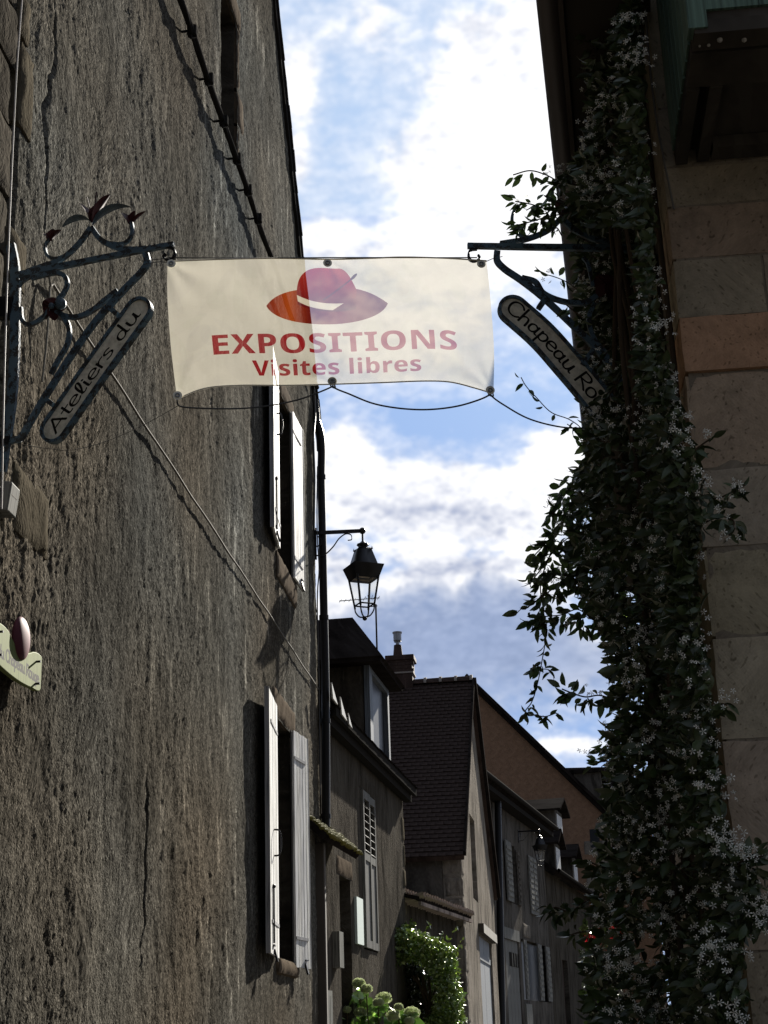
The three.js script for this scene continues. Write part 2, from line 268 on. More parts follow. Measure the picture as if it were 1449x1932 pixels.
// ------------------------------------------------------------------ the setting: ground, street
const LP = new Plane(-2.5 * Math.cos(rad(5.11)), -2.5 * Math.sin(rad(5.11)), 5.11, 1);        // tall rendered house on the left
const RP = new Plane(1.242, -5.768, 8.57, -1);                                                   // street side of the stone house on the right
const FP = new Plane(1.242, -5.768, 95, 1);                                                     // its front, looking at us
const groundH = (z) => 0.02 * Math.max(0, -z - 4);
{
  const g = new THREE.PlaneGeometry(500, 500, 2, 100).rotateX(-Math.PI / 2), p = g.attributes.position;
  for (let i = 0; i < p.count; i++) p.setY(i, groundH(p.getZ(i)) - 0.05);
  g.computeVertexNormals();
  const uv = g.attributes.uv; for (let i = 0; i < uv.count; i++) uv.setXY(i, p.getX(i), p.getZ(i));
  const o = new THREE.Mesh(g, mat.ground); o.name = 'ground'; o.userData.kind = 'structure'; o.receiveShadow = true; scene.add(o);
  const s = []; for (let k = 0; k <= 30; k++) { const t = -6 + k * 2.4, c = rad(t < 20 ? 7 : 9), x = 0.0 + Math.sin(c) * t; s.push([V(x - 1.7, groundH(-t) + 0.004, -t), V(x + 1.7, groundH(-t) + 0.004, -t)]); }
  const r = new THREE.Mesh(quadStrip(s), mat.ground); r.name = 'street'; r.userData.kind = 'structure'; r.receiveShadow = true; scene.add(r);
}

// ------------------------------------------------------------------ tall rendered house (left)
const S_END = 18.15, RAKE = (s) => 13.4 - 1.33 * (s - 15.35);
const house = thing('rendered_house', 'tall gable house with rough dark grey-brown render and white shutters, filling the left side', 'house', LP.pt(12, 0, 0), -LP.az);
{
  const W = [   // openings
    { ...LP.rect(417, 448, 30, 202) , k: 'top' }, { ...LP.rect(524, 551, 705, 1030), k: 'upper' }, { ...LP.rect(520, 554, 1345, 1800), k: 'lower' }];
  W[0].h1 = W[0].h0 + 1.5; W[0].t0 = 12.2; W[0].t1 = 13.0; W[0].h0 = 9.94;
  W[1].t0 = LP.hit(523, 880).t; W[1].t1 = LP.hit(552, 930).t; W[2].t0 = LP.hit(520, 1560).t; W[2].t1 = LP.hit(554, 1600).t; W[1].h1 = 8.45; W[1].h0 = 6.5; W[2].h0 = 2.4; W[2].h1 = 4.72;
  const S = []; for (let s = 6.84; s < S_END; s += 0.0125 * Math.pow(s / 7, 1.7)) S.push(s);
  S.push(S_END);
  const H = []; for (let h = 1.0; h < 14.4; h += 0.0145) H.push(h);
  const snap = (A, x) => { let b = 0; A.forEach((v, i) => { if (Math.abs(v - x) < Math.abs(A[b] - x)) b = i; }); A[b] = x; };
  for (const w of W) { snap(S, w.t0); snap(S, w.t1); snap(H, w.h0); snap(H, w.h1); }
  const disp = (s, h) => {
    const warp = N3(s * 1.1, h * 0.9, 2) * 0.5, w2 = N3(s * 4, h * 3, 71) * 0.3, a = N3(s * 0.9, h * 0.6, 7) * 0.012, b = N3(s * 5 + warp, h * 3.1 + warp * 2, 3) * 0.011;
    const rough = 0.6 + 0.5 * smoothstep(N3(s * 0.7, h * 0.6, 23), -0.35, 0.4);
    const c = N3(s * 12 + warp * 3 + w2 * 2, h * 4 + w2 + s * 1.5, 11) * 0.004;
    const O = (a, fu, fv, z) => N3((s * Math.cos(a) - h * Math.sin(a)) * fu + w2, (s * Math.sin(a) + h * Math.cos(a)) * fv + w2, z);
    const k1 = smoothstep(N3(s * 0.8, h * 0.7, 83), -0.25, 0.25), k2 = smoothstep(N3(s * 1.1 + 9, h * 0.9, 87), 0.05, 0.4);
    const e = lerp(O(0.12, 30, 10, 5), O(-0.45, 26, 9, 6), k1) * 0.0054 + lerp(O(-0.2, 54, 26, 15), O(0.7, 40, 22, 16), k2) * 0.0053 + N3(s * 36, h * 66, 25) * 0.0044;
    const g = -0.006 * Math.pow(Math.max(0, N3(s * 15 - h * 3 + w2 * 2, h * 2.6 + s + w2, 19)), 1.5) * (N3(s * 1.7, h * 1.3, 29) > -0.05 ? 1 : 0.2);
    const crack = (s0, h0, h1, z) => { if (h < h0 || h > h1 || Math.abs(s - s0) > 0.25) return 0; const x = s0 + N3(h * 1.6, z) * 0.26 + N3(h * 7, z + 4) * 0.07 + N3(h * 19, z + 8) * 0.02, w = 0.016 * (0.4 + Math.sin(Math.PI * (h - h0) / (h1 - h0))); return -0.02 * Math.exp(-(((s - x) / w) ** 2)); };
    return a + b + (c + e) * rough + g + crack(7.35, 5.9, 7.6, 3) + crack(9.9, 2.1, 3.4, 17);
  };
  const cols = S.length, rows = H.length, pos = new Float32Array(cols * rows * 3), col = new Float32Array(cols * rows * 3), uv = new Float32Array(cols * rows * 2), idx = [];
  for (let j = 0; j < rows; j++) for (let i = 0; i < cols; i++) {
    const s = S[i], h = H[j], k = j * cols + i; let d = disp(s, h);
    if (i < 3) d -= (3 - i) * 0.012;
    pos.set([s, h, d], k * 3); uv.set([s, h], k * 2);
    const m = N3(s * 0.5, h * 0.4, 31) * 0.42 + N3(s * 2.1, h * 1.1, 37) * 0.3 + N3(s * 30, h * 14, 41) * 0.22 + N3(s * 37, h * 64, 43) * 0.3; const glint = N3(s * 39, h * 66, 47) > 0.48 ? 1.5 : 1;  // tone mottling; scattered lighter points are glints put into the colour
    const streak = smoothstep(N3(s * 7.5, h * 1.1, 51) + N3(s * 24, h * 3, 53) * 0.45, 0.4, 0.6) * smoothstep(s, 8, 13) * 1.5;
    const f = (1 + m) * (1 + streak) * glint, warm = 1 + N3(s * 0.5, h * 0.5, 61) * 0.12 - (h - 5) * 0.006;
    col.set([0.132 * f * warm, 0.1245 * f, 0.108 * f / warm], k * 3);
  }
  for (let j = 0; j + 1 < rows; j++) for (let i = 0; i + 1 < cols; i++) {
    const s = (S[i] + S[i + 1]) / 2, h = (H[j] + H[j + 1]) / 2;
    if (h > 2.4 + 0.87 * s || h > RAKE(S[i + 1]) || W.some((w) => s > w.t0 && s < w.t1 && h > w.h0 && h < w.h1)) continue;
    const a = j * cols + i; idx.push(a, a + 1, a + cols + 1, a, a + cols + 1, a + cols);
  }
  const g = new THREE.BufferGeometry(); g.setAttribute('position', new THREE.BufferAttribute(pos, 3)); g.setAttribute('color', new THREE.BufferAttribute(col, 3)); g.setAttribute('uv', new THREE.BufferAttribute(uv, 2)); g.setIndex(idx); g.computeVertexNormals(); g.applyMatrix4(LP.m);
  part(house, 'wall', g, mat.render);
  const gable = [[6.84, 0], [S_END, 0], [S_END, RAKE(S_END)], [10.2, RAKE(10.2)], [6.84, RAKE(10.2) - 4.5]];
  const ho = W.map((w) => [w.t0, w.t1, w.h0, w.h1]);
  part(house, 'masonry', wallShape(LP, gable, ho, 0.3, -0.035), mat.renderFlat);
  part(house, 'end_wall', pbox(LP, S_END - 0.3, S_END - 0.003, 0, RAKE(S_END), -8, -0.34), mat.renderFlat);
  // roof: two slopes behind the verge
  const rp = (t, off, dh = 0) => LP.pt(t, RAKE(t) + dh, off);
  const roof = part(house, 'roof', slab([rp(10.2, 0.02, 0.06), rp(S_END + 0.35, 0.02, 0.06), rp(S_END + 0.35, -8, 0.06), rp(10.2, -8, 0.06)], 0.08), mat.slate);
  part(house, 'roof', slab([LP.pt(2, RAKE(18.4), 0.02), rp(10.2, 0.02, 0.08), rp(10.2, -8, 0.08), LP.pt(2, RAKE(18.4), -8)], 0.08), mat.slate);
  part(roof, 'verge_board', bar(rp(10.2, -0.02, -0.05), rp(S_END + 0.25, -0.02, -0.05), 0.11, 0.12), mat.dark);
  const TG = uvBox(new THREE.BoxGeometry(0.2, 0.035, 0.27)), q = rng(5);
  for (let t = 11.2; t < S_END + 0.3; t += 0.16) part(roof, 'tile', TG.clone().rotateX(q() * 0.06 - 0.03).rotateY(q() * 0.06 - 0.03).applyMatrix4(new THREE.Matrix4().makeBasis(LP.n, V(0, 1, 0).addScaledVector(LP.d, 1.33).normalize(), LP.d.clone().multiplyScalar(-1).addScaledVector(UPV, 1.33).normalize()).setPosition(rp(t, -0.05 + q() * 0.015, 0.1))), mat.slate);
  // window backs, surrounds and shutters
  for (const w of W) {
    const win = part(house, 'window', [pbox(LP, w.t0 - 0.05, w.t1 + 0.05, w.h0 - 0.05, w.h1 + 0.05, -0.36, -0.345)], mat.glass);
    part(win, 'frame', [pbox(LP, w.t0, w.t0 + 0.07, w.h0, w.h1, -0.335, -0.26), pbox(LP, w.t1 - 0.07, w.t1, w.h0, w.h1, -0.335, -0.26), pbox(LP, (w.t0 + w.t1) / 2 - 0.05, (w.t0 + w.t1) / 2 + 0.05, w.h0, w.h1, -0.333, -0.26),
      ...[0.02, 0.34, 0.66, 0.98].map((f) => pbox(LP, w.t0 + 0.07, w.t1 - 0.07, lerp(w.h0, w.h1, f) - 0.025, lerp(w.h0, w.h1, f) + 0.025, -0.33, -0.27))], mat.dark);
    const st = (name, a, b, c, d, o, seed) => part(house, name, stone(LP, a, b, c, d, /jamb/.test(name) ? -0.05 : -0.28, o, 0.008, 0.014, seed), mat.lintel);
    if (w.k !== 'upper') st('lintel', w.t0 - 0.12, w.t1 + 0.16, w.h1 + 0.004, w.h1 + (w.k === 'lower' ? 0.3 : 0.26), 0.016, 1);
    else st('lintel', w.t0 - 0.1, w.t1 + 0.1, w.h1 + 0.004, w.h1 + 0.25, 0.016, 4);
    if (w.k === 'top') { st('jamb_stone', w.t1 + 0.004, w.t1 + 0.12, w.h1 - 0.75, w.h1, 0.012, 2); st('jamb_stone', w.t1 + 0.004, w.t1 + 0.3, w.h1 - 1.16, w.h1 - 0.76, 0.018, 3); st('jamb_stone', w.t1 + 0.004, w.t1 + 0.1, w.h0, w.h1 - 1.17, 0.01, 5); }
    if (w.k === 'upper') { st('jamb_stone', w.t1 + 0.004, w.t1 + 0.1, w.h1 - 0.55, w.h1, 0.012, 6); st('sill', w.t0 - 0.18, w.t1 + 0.1, w.h0 - 0.3, w.h0 - 0.004, 0.03, 7); }
    if (w.k === 'lower') { st('jamb_stone', w.t1 + 0.004, w.t1 + 0.1, w.h1 - 0.32, w.h1, 0.012, 8); st('sill', w.t0 - 0.06, w.t1 + 0.03, w.h0 - 0.16, w.h0 - 0.004, 0.05, 9); }
  }
  // shutters: hinged at the jamb, the free edge standing a little off the wall
  function shutter(sh, h0, h1, w, dir, offFree, label, handle) {
    const off0 = 0.03, th = Math.asin((offFree - off0) / w), A = LP.pt(sh, 0, off0), D = LP.d.clone().multiplyScalar(dir * Math.cos(th)).addScaledVector(LP.n, Math.sin(th)), Nn = LP.n.clone().multiplyScalar(Math.cos(th)).addScaledVector(LP.d, -dir * Math.sin(th));
    const at3 = (u, h, o) => A.clone().addScaledVector(D, u).addScaledVector(Nn, o).setY(h);
    const mtx = (u, h, o) => new THREE.Matrix4().makeBasis(D.clone().multiplyScalar(dir), UPV, Nn).setPosition(at3(u, h, o));
    const sh1 = part(house, 'shutter', uvBox(new THREE.BoxGeometry(w - 0.004, h1 - h0 - 0.01, 0.014)).applyMatrix4(mtx(w / 2, (h0 + h1) / 2, -0.012)), mat.shutterBack, label);
    for (let k = 0; k < 5; k++) { const pw = w / 5; part(sh1, 'plank', uvBox(new THREE.BoxGeometry(pw - 0.014, h1 - h0 - rr(0, 0.012), 0.022, 1, 1, 1), k * 0.37).applyMatrix4(mtx(pw * (k + 0.5), (h0 + h1) / 2 + rr(-0.003, 0.003), 0.006 + rr(0, 0.004))), k === 1 || k === 4 ? mat.shutterWorn : mat.shutter); }
    part(sh1, 'edge_strip', uvBox(new THREE.BoxGeometry(0.012, h1 - h0, 0.045)).applyMatrix4(mtx(w + 0.007, (h0 + h1) / 2, 0)), mat.shutterEdge);
    for (const f of [0.12, 0.88]) part(sh1, 'hinge', uvBox(new THREE.BoxGeometry(w * 0.8, 0.03, 0.006)).applyMatrix4(mtx(w * 0.42, lerp(h0, h1, f), 0.0235)), mat.shutterEdge);
    part(sh1, 'catch', [bar(at3(w * 0.6, h0 + 0.05, 0.02), at3(w * 0.6, h0 - 0.06, 0.05), 0.03, 0.02), bar(at3(w * 0.6, h0 + 0.08, 0.024), at3(w * 0.75, h0 + 0.08, 0.028), 0.02, 0.012)], mat.blackIron);
    if (handle) {
      const hh = lerp(h0, h1, handle), u = w * 0.55;
      part(sh1, 'handle', tube([at3(u, hh - 0.12, 0.022), at3(u, hh - 0.11, 0.07), at3(u, hh + 0.11, 0.07), at3(u, hh + 0.12, 0.022)], 0.009, 24), mat.blackIron);
      part(sh1, 'bolt', [rod(at3(w * 0.7, h0 + 0.1, 0.028), at3(w * 0.7, h0 + 0.6, 0.028), 0.009), sph(at3(w * 0.7, h0 + 0.6, 0.028), 0.02)], mat.blackIron);
    }
  }
  const leaf = (hx, fx, y, h0, h1, dir, off, label, handle) => { const a = LP.hit(hx, y, 0.03).t, b = LP.hit(fx, y, off).t; shutter(a, h0, h1, Math.hypot(b - a, off - 0.03), dir, off, label, handle); };
  leaf(521, 505, 1560, W[2].h0 - 0.02, W[2].h1 + 0.06, -1, 0.1, 'white plank shutter of the lower window, near leaf with iron handle', 0.42);
  leaf(553, 580, 1600, W[2].h0 - 0.06, W[2].h1 + 0.02, 1, 0.1, 'white plank shutter of the lower window, far leaf');
  leaf(524, 513, 880, W[1].h0, W[1].h1 + 0.06, -1, 0.09, 'white plank shutter of the upper window, near leaf', 0.62);
  leaf(551, 570, 930, W[1].h0 - 0.02, W[1].h1 + 0.02, 1, 0.06, 'white plank shutter of the upper window, far leaf');
  // stones showing through the render at the near edge
  const sb = (x0, x1, yt, yb, o, seed) => { const r = LP.rect(x0, x1, yt, yb); part(house, 'stone', stone(LP, r.t0, r.t1, r.h0, r.h1, -0.1, o, 0.01, 0.012, seed), mat.quoin); };
  sb(22, 92, 862, 1000, 0.016, 11); sb(16, 50, 415, 520, 0.016, 12); sb(34, 58, -30, 60, 0.018, 13); sb(33, 61, 66, 236, 0.022, 14);
}
// the next house towards us: only its corner shows
{
  const t = thing('corner_pier', 'dark stone pier at the left picture edge, beside the rendered gable house', 'wall', LP.pt(5, 0, 0), -LP.az);
  let h = 0.1; const q = rng(21);
  part(t, 'core', pbox(LP, -1.5, 6.72, 0, 9.5, -0.6, -0.03), mat.renderFlat);
  while (h < 7.6) { const k = 0.32 + q() * 0.16; part(t, 'stone', stone(LP, 5.4 + q() * 0.4, 6.8 - q() * 0.06, h, h + k - 0.012, -0.2, -0.005 + q() * 0.012, 0.008, 0.008, h), mat.renderFlat); h += k; }
}

// ------------------------------------------------------------------ cables and small things on the left wall
{
  const h = 9.58, t = thing('cable_conduit', 'thick dark cable bundle on standoff clamps, running level high across the rendered wall', 'cable', LP.pt(9, h, 0), -LP.az);
  const pts = []; for (let s = 8.2; s <= 18.2; s += 0.35) pts.push(LP.pt(s, h - 0.02 * Math.sin(s * 7) ** 2, 0.085 + 0.006 * Math.sin(s * 3.1)));
  part(t, 'cable', [tube(pts, 0.028, 140, 8), tube(pts.map((p, i) => p.clone().add(V(0, 0.03 * Math.cos(i * 1.4), 0)).addScaledVector(LP.n, 0.016 * Math.sin(i * 1.4))), 0.014, 160, 6)], mat.dark);
  for (const [px, py] of [[333, 42], [366, 134], [398, 214], [426, 292], [451, 362], [472, 424], [491, 470]]) {
    const s = LP.hit(px, py, 0.11).t;
    part(t, 'clamp', [bar(LP.pt(s, h, -0.01), LP.pt(s, h + 0.005, 0.09), 0.016, 0.016), boxAt(LP.pt(s, h, 0.09), 0.08, 0.1, 0.06, -LP.az, 0.012), bar(LP.pt(s - 0.02, h - 0.07, 0.08), LP.pt(s + 0.03, h - 0.03, 0.11), 0.02, 0.03)], mat.dark);
  }
}
{
  const pts = []; for (let s = 7.45; s <= 17.95; s += 0.5) pts.push(LP.pt(s, 5.64 - 0.012 * Math.sin((s - 7.4) * 2.2) ** 2, 0.03));
  alone('electric_cable', 'thin pale cable running level across the rendered wall behind the left hanging sign', 'cable', [tube(pts, 0.0085, 120, 6), tube([LP.pt(7.4, 5.6, 0.03), LP.pt(7.36, 5.3, 0.04), LP.pt(7.34, 5.0, 0.03)], 0.006), tube([LP.pt(7.45, 5.64, 0.03), LP.pt(7.38, 5.6, 0.04), LP.pt(7.33, 5.72, 0.03)], 0.006)], mat.cable, LP.pt(7.45, 5.64, 0.03));
  const w = (a, o) => a.map(([x, y]) => LP.at(x, y, o));
  alone('hanging_wire', 'thin pale wire hanging upright along the left picture edge', 'wire', [tube(w([[44, -30], [33, 110], [25, 260], [17, 440], [10, 640], [6, 800], [3, 960]], 0.09), 0.0045, 60, 5)], mat.paleWire, LP.at(17, 440, 0.09));
}
{
  const c = LP.at(13, 968, 0.1), t = thing('alarm_box', 'small white wedge-shaped alarm box on the stone at the left edge', 'alarm box', c, -LP.az);
  const f = (x, y, o) => LP.at(x, y, o), p = LP.hit(20, 960, 0.05), b = (a, bb, h0, h1, o0, o1) => pbox(LP, p.t + a, p.t + bb, p.h + h0, p.h + h1, o0, o1);
  part(t, 'housing', [uvBox(new RoundedBoxGeometry(0.13, 0.15, 0.05, 2, 0.01)).rotateX(0.12).applyMatrix4(new THREE.Matrix4().copy(LP.m).setPosition(LP.pt(p.t - 0.1, p.h + 0.01, 0.075)))], mat.paleGrey);
  part(t, 'speaker_slots', [0, 1, 2, 3].map((k) => b(-0.14, -0.06, 0.02 + k * 0.018, 0.027 + k * 0.018, 0.094, 0.102)), mat.cable);
  part(t, 'base_plate', [b(-0.16, -0.04, -0.06, 0.06, -0.02, 0.05)], mat.shutterGrey);
}
function canvasTex(w, h, draw) {
  const c = document.createElement('canvas'); c.width = w; c.height = h; const x = c.getContext('2d'); draw(x, w, h);
  const t = new THREE.CanvasTexture(c); t.colorSpace = THREE.SRGBColorSpace; t.anisotropy = 8; return t;
}
const GLYPH = {   // handwriting: strokes in units of 100 = capital height, baseline at 0
  A: ['M0,0 L28,-90 L54,0 M9,-30 L47,-30', 60], t: ['M14,-80 L14,-12 Q15,0 28,-4 M0,-55 L30,-55', 34], e: ['M4,-28 L38,-34 Q36,-56 20,-56 Q2,-54 2,-28 Q4,0 24,0 Q34,-1 40,-10', 46], l: ['M4,-10 Q26,-60 22,-88 Q16,-100 8,-80 Q2,-40 8,-8 Q14,2 24,-8', 30],
  i: ['M6,-54 L6,-8 Q8,0 16,-3 M6,-74 L8,-69', 22], r: ['M4,-54 L5,0 M5,-36 Q14,-56 30,-52', 33], s: ['M32,-48 Q20,-60 8,-50 Q2,-38 18,-30 Q36,-22 30,-8 Q18,6 2,-6', 42], d: ['M36,-40 Q20,-62 6,-42 Q-2,-10 14,-1 Q30,2 36,-24 M38,-98 L36,-20 Q37,-2 46,-3', 54],
  u: ['M4,-54 L4,-20 Q6,2 22,0 Q36,-4 38,-54 M38,-54 L38,-14 Q40,0 48,-3', 53], C: ['M54,-76 Q44,-96 26,-92 Q0,-84 2,-44 Q6,0 34,0 Q50,-2 58,-18', 62], h: ['M4,-98 L4,0 M4,-34 Q16,-60 30,-48 Q36,-40 36,0', 46], a: ['M36,-40 Q20,-62 6,-42 Q-2,-10 14,-1 Q30,2 36,-24 M37,-54 L36,-14 Q38,0 46,-3', 52],
  p: ['M4,-54 L4,36 M4,-38 Q16,-60 32,-48 Q44,-28 30,-6 Q16,6 4,-10', 46], R: ['M4,-90 L4,0 M4,-86 Q48,-96 46,-64 Q42,-44 8,-42 Q30,-30 54,0', 58], o: ['M20,-56 Q0,-54 2,-26 Q4,2 22,0 Q42,-4 40,-30 Q38,-56 18,-56', 47], g: ['M36,-40 Q20,-62 6,-42 Q-2,-10 14,-1 Q30,2 36,-24 M37,-54 L37,20 Q32,42 8,32', 49], ' ': ['', 26],
};
function write(x, text, x0, y0, size, lw, color, span) {
  const nat = [...text].reduce((a, c) => a + GLYPH[c][1], 0) * size / 100, sx = span ? span / nat : 1;
  x.strokeStyle = color; x.lineCap = x.lineJoin = 'round';
  let w = x0; const k = size / 100;
  for (const ch of text) { const [d, adv] = GLYPH[ch]; if (d) { x.save(); x.translate(w, y0); x.scale(k * sx, k); x.lineWidth = lw / k / Math.sqrt(sx); x.stroke(new Path2D(d)); x.restore(); } w += adv * k * sx; }
  return w - x0;
}
{   // plaque with a felt hat, left edge
  const T = canvasTex(512, 256, (x, w, h) => {
    x.fillStyle = '#8f9a64'; x.fillRect(0, 0, w, h);
    for (let i = 0; i < 140; i++) { const a = rr(0, w); x.fillStyle = `rgba(${R() < 0.5 ? '70,80,40' : '200,205,150'},${rr(0.04, 0.16)})`; x.fillRect(a, 0, rr(1, 7), h); }
    write(x, 'e du Chapeau Rouge', 20, 198, 80, 13, '#1c190f', 470);
  });
  const r = LP.rect(-22, 74, 1250, 1290), c = LP.pt((r.t0 + r.t1) / 2, 3.47, 0.06), t = thing('name_plaque', 'small pale green painted plaque with a dark wine-red hat on top, left picture edge', 'plaque', c, -LP.az);
  const t0 = LP.hit(-20, 1230, 0.07).t, t1 = LP.hit(74, 1260, 0.07).t, W = t1 - t0, h0 = LP.hit(74, 1310, 0.07).h, h1 = LP.hit(74, 1238, 0.07).h, Hh = h1 - h0;
  const s = new THREE.Shape(); s.moveTo(0, 0.1 * Hh); s.quadraticCurveTo(W * 0.45, -0.12 * Hh, W * 0.82, 0.02 * Hh); s.quadraticCurveTo(W, 0, W, 0.18 * Hh); s.lineTo(W, Hh * 0.95); s.quadraticCurveTo(W * 0.94, Hh * 1.05, W * 0.8, Hh * 0.92); s.quadraticCurveTo(W * 0.55, Hh * 0.5, W * 0.3, Hh * 0.98); s.quadraticCurveTo(W * 0.16, Hh * 1.1, 0, Hh * 0.95);
  const g = new THREE.ExtrudeGeometry(s, { depth: 0.018, bevelEnabled: true, bevelSize: 0.004, bevelThickness: 0.004, bevelSegments: 2, curveSegments: 20 }), uv = g.attributes.uv, p = g.attributes.position;
  for (let i = 0; i < uv.count; i++) uv.setXY(i, p.getX(i) / W, p.getY(i) / Hh);
  const mt = new THREE.Matrix4().makeTranslation(t0, h0, 0.06).premultiply(LP.m);
  part(t, 'board', g.applyMatrix4(mt), M([0.55, 0.55, 0.55], { map: T, roughness: 0.7, ior: 1.2 }));
  part(t, 'hat', new THREE.SphereGeometry(1, 24, 16).scale(W * 0.15, Hh * 0.56, 0.03).translate(W * 0.55, Hh * 1.06, 0.02).applyMatrix4(mt), M([0.1, 0.035, 0.045], { roughness: 0.6, ior: 1.2 }));
  for (const [a, b] of [[0.1, 0.8], [0.88, 0.75], [0.88, 0.16], [0.1, 0.22]]) part(t, 'screw', new THREE.CylinderGeometry(0.006, 0.006, 0.03, 8).rotateX(Math.PI / 2).translate(W * a, Hh * b, 0.03).applyMatrix4(mt), mat.blackIron);
  part(t, 'standoff', [[0.3, 0.4], [0.8, 0.3]].map(([a, b]) => new THREE.CylinderGeometry(0.008, 0.008, 0.08, 8).rotateX(Math.PI / 2).translate(W * a, Hh * b, -0.035).applyMatrix4(mt)), mat.blackIron);
}

// ------------------------------------------------------------------ wrought iron sign brackets, banner between them
function petalGeo(len, wid, curl) {   // an iron leaf: pointed, dished, bent over by curl
  const rows = []; for (let j = 0; j <= 10; j++) { const f = j / 10, a = f * curl, w = wid * Math.pow(Math.sin(Math.PI * Math.min(1, f * 0.94 + 0.03)), 0.75), y = curl ? Math.sin(a) / curl * len : f * len, x = curl ? (1 - Math.cos(a)) / curl * len : 0; rows.push([-1, -0.5, 0, 0.5, 1].map((k) => V(x - Math.abs(k) * w * 0.12, y, k * w / 2))); }
  return quadStrip(rows);
}
function bracket(name, label, base, tip, flip, X) {
  const d = tip.clone().sub(base).setY(0).normalize(), nrm = d.clone().cross(UPV).normalize(); if (nrm.z < 0) nrm.negate();
  const Q = (px, py, o = 0) => { const r = ray(px, py), q = base.clone().addScaledVector(nrm, o).sub(EYE).dot(nrm) / r.dot(nrm); return r.multiplyScalar(q).add(EYE); };
  const S = (a, w, dd = 0.02, tp = 0, sm = 8) => strap(a.map(([x, y]) => Q(x, y)), nrm, w, dd, tp, sm);
  const t = thing(name, label, 'hanging sign', base.clone(), Math.atan2(-d.z, d.x));
  X(t, Q, S, nrm, d);
  return { t, Q, nrm };
}
const flowerAt = (t, Q, nrm, name, px, py, list, size, m) => {   // list of [angle in the picture, length, width, curl, twist]
  const o = Q(px, py), right = UPV.clone().cross(nrm).normalize(), gs = list.map(([ang, len, wid, curl, tw]) => petalGeo(len * size, wid * size, curl).rotateY(tw).rotateZ(ang).applyMatrix4(new THREE.Matrix4().makeBasis(right, UPV, nrm).setPosition(o)));
  part(t, name, gs, m);
};
const ironFace = (side) => Object.assign(mat[side].clone(), { side: THREE.DoubleSide });
const ironLeaf = ironFace('iron'), rustLeaf = ironFace('rust');
function signBoard(t, Q, nrm, line, half, text, size, nudge) {   // a long rounded board along a line of picture points
  const C = new THREE.CatmullRomCurve3(line.map(([x, y]) => Q(x, y)), false, 'centripetal'), n = 60, len = C.getLength(), pts = C.getSpacedPoints(n), out = [];
  const T = (i) => pts[Math.min(i + 1, n)].clone().sub(pts[Math.max(i - 1, 0)]).normalize();
  const up = (i) => nrm.clone().cross(T(i)).normalize();
  const face = (r, o) => { const rows = [[], []]; const ends = 8; const add = (p, u, k) => { rows[0].push(p.clone().addScaledVector(u, -k).addScaledVector(nrm, o)); rows[1].push(p.clone().addScaledVector(u, k).addScaledVector(nrm, o)); };
    for (let k = ends; k > 0; k--) { const a = k / ends * Math.PI / 2; add(pts[0].clone().addScaledVector(T(0), -r * Math.sin(a)), up(0), r * Math.cos(a)); }
    for (let i = 0; i <= n; i++) add(pts[i], up(i), r);
    for (let k = 1; k <= ends; k++) { const a = k / ends * Math.PI / 2; add(pts[n].clone().addScaledVector(T(n), r * Math.sin(a)), up(n), r * Math.cos(a)); }
    return rows; };
  const rows = face(half, 0.006), g = quadStrip(rows), m = rows[0].length, uv = g.attributes.uv; let acc = 0; const mid = rows[0].map((p, i) => p.clone().add(rows[1][i]).multiplyScalar(0.5)), tot = mid.reduce((s, p, i) => s + (i ? p.distanceTo(mid[i - 1]) : 0), 0);
  for (let i = 0; i < m; i++) { if (i) acc += mid[i].distanceTo(mid[i - 1]); const w = rows[0][i].distanceTo(rows[1][i]) / (2 * half); uv.setXY(i, acc / tot, 0.5 - w / 2); uv.setXY(m + i, acc / tot, 0.5 + w / 2); }
  const CW = 1536, CH = Math.round(CW * 2 * half / tot), tx = canvasTex(CW, CH, (x, w, h) => {
    x.fillStyle = '#d8d0bc'; x.fillRect(0, 0, w, h);
    for (let i = 0; i < 900; i++) { x.fillStyle = `rgba(${R() < 0.6 ? '80,72,58' : '205,198,180'},${rr(0.02, 0.08)})`; x.beginPath(); x.ellipse(rr(0, w), rr(0, h), rr(4, 60), rr(3, 30), rr(0, 3), 0, TAU); x.fill(); }
    x.strokeStyle = 'rgba(60,40,30,.55)'; x.lineWidth = 2; x.beginPath(); x.moveTo(w * 0.5, 0); x.lineTo(w * 0.49, h); x.stroke();
    write(x, text, w * nudge, h * 0.7, h * size, h * 0.075, '#15110d', w * (0.98 - 2 * nudge));
  });
  const b = part(t, 'sign_board', g, M([1, 1, 1], { map: tx, roughness: 0.7, side: THREE.DoubleSide, bumpMap: plasterBump, bumpScale: 0.001 }));
  const back = face(half, -0.006); part(b, 'backing', quadStrip(back), ironLeaf);
  const loop = [...face(half + 0.002, 0)[0], ...face(half + 0.002, 0)[1].reverse()]; loop.push(loop[0]);
  part(b, 'rim', strap(loop, nrm, 0.016, 0.034, 0, 0), mat.iron);
  return C;
}
const LB = LP.at(5, 517), LDIR = V(0.96, 0, 0.281).normalize(), LN = V(-LDIR.z, 0, LDIR.x), LT = (() => { const r = ray(328, 461); return r.clone().multiplyScalar(LB.clone().sub(EYE).dot(LN) / r.dot(LN)).add(EYE); })(), RB = at(1218, 468, 7.0), RT = atH(885, 468, RB.y);
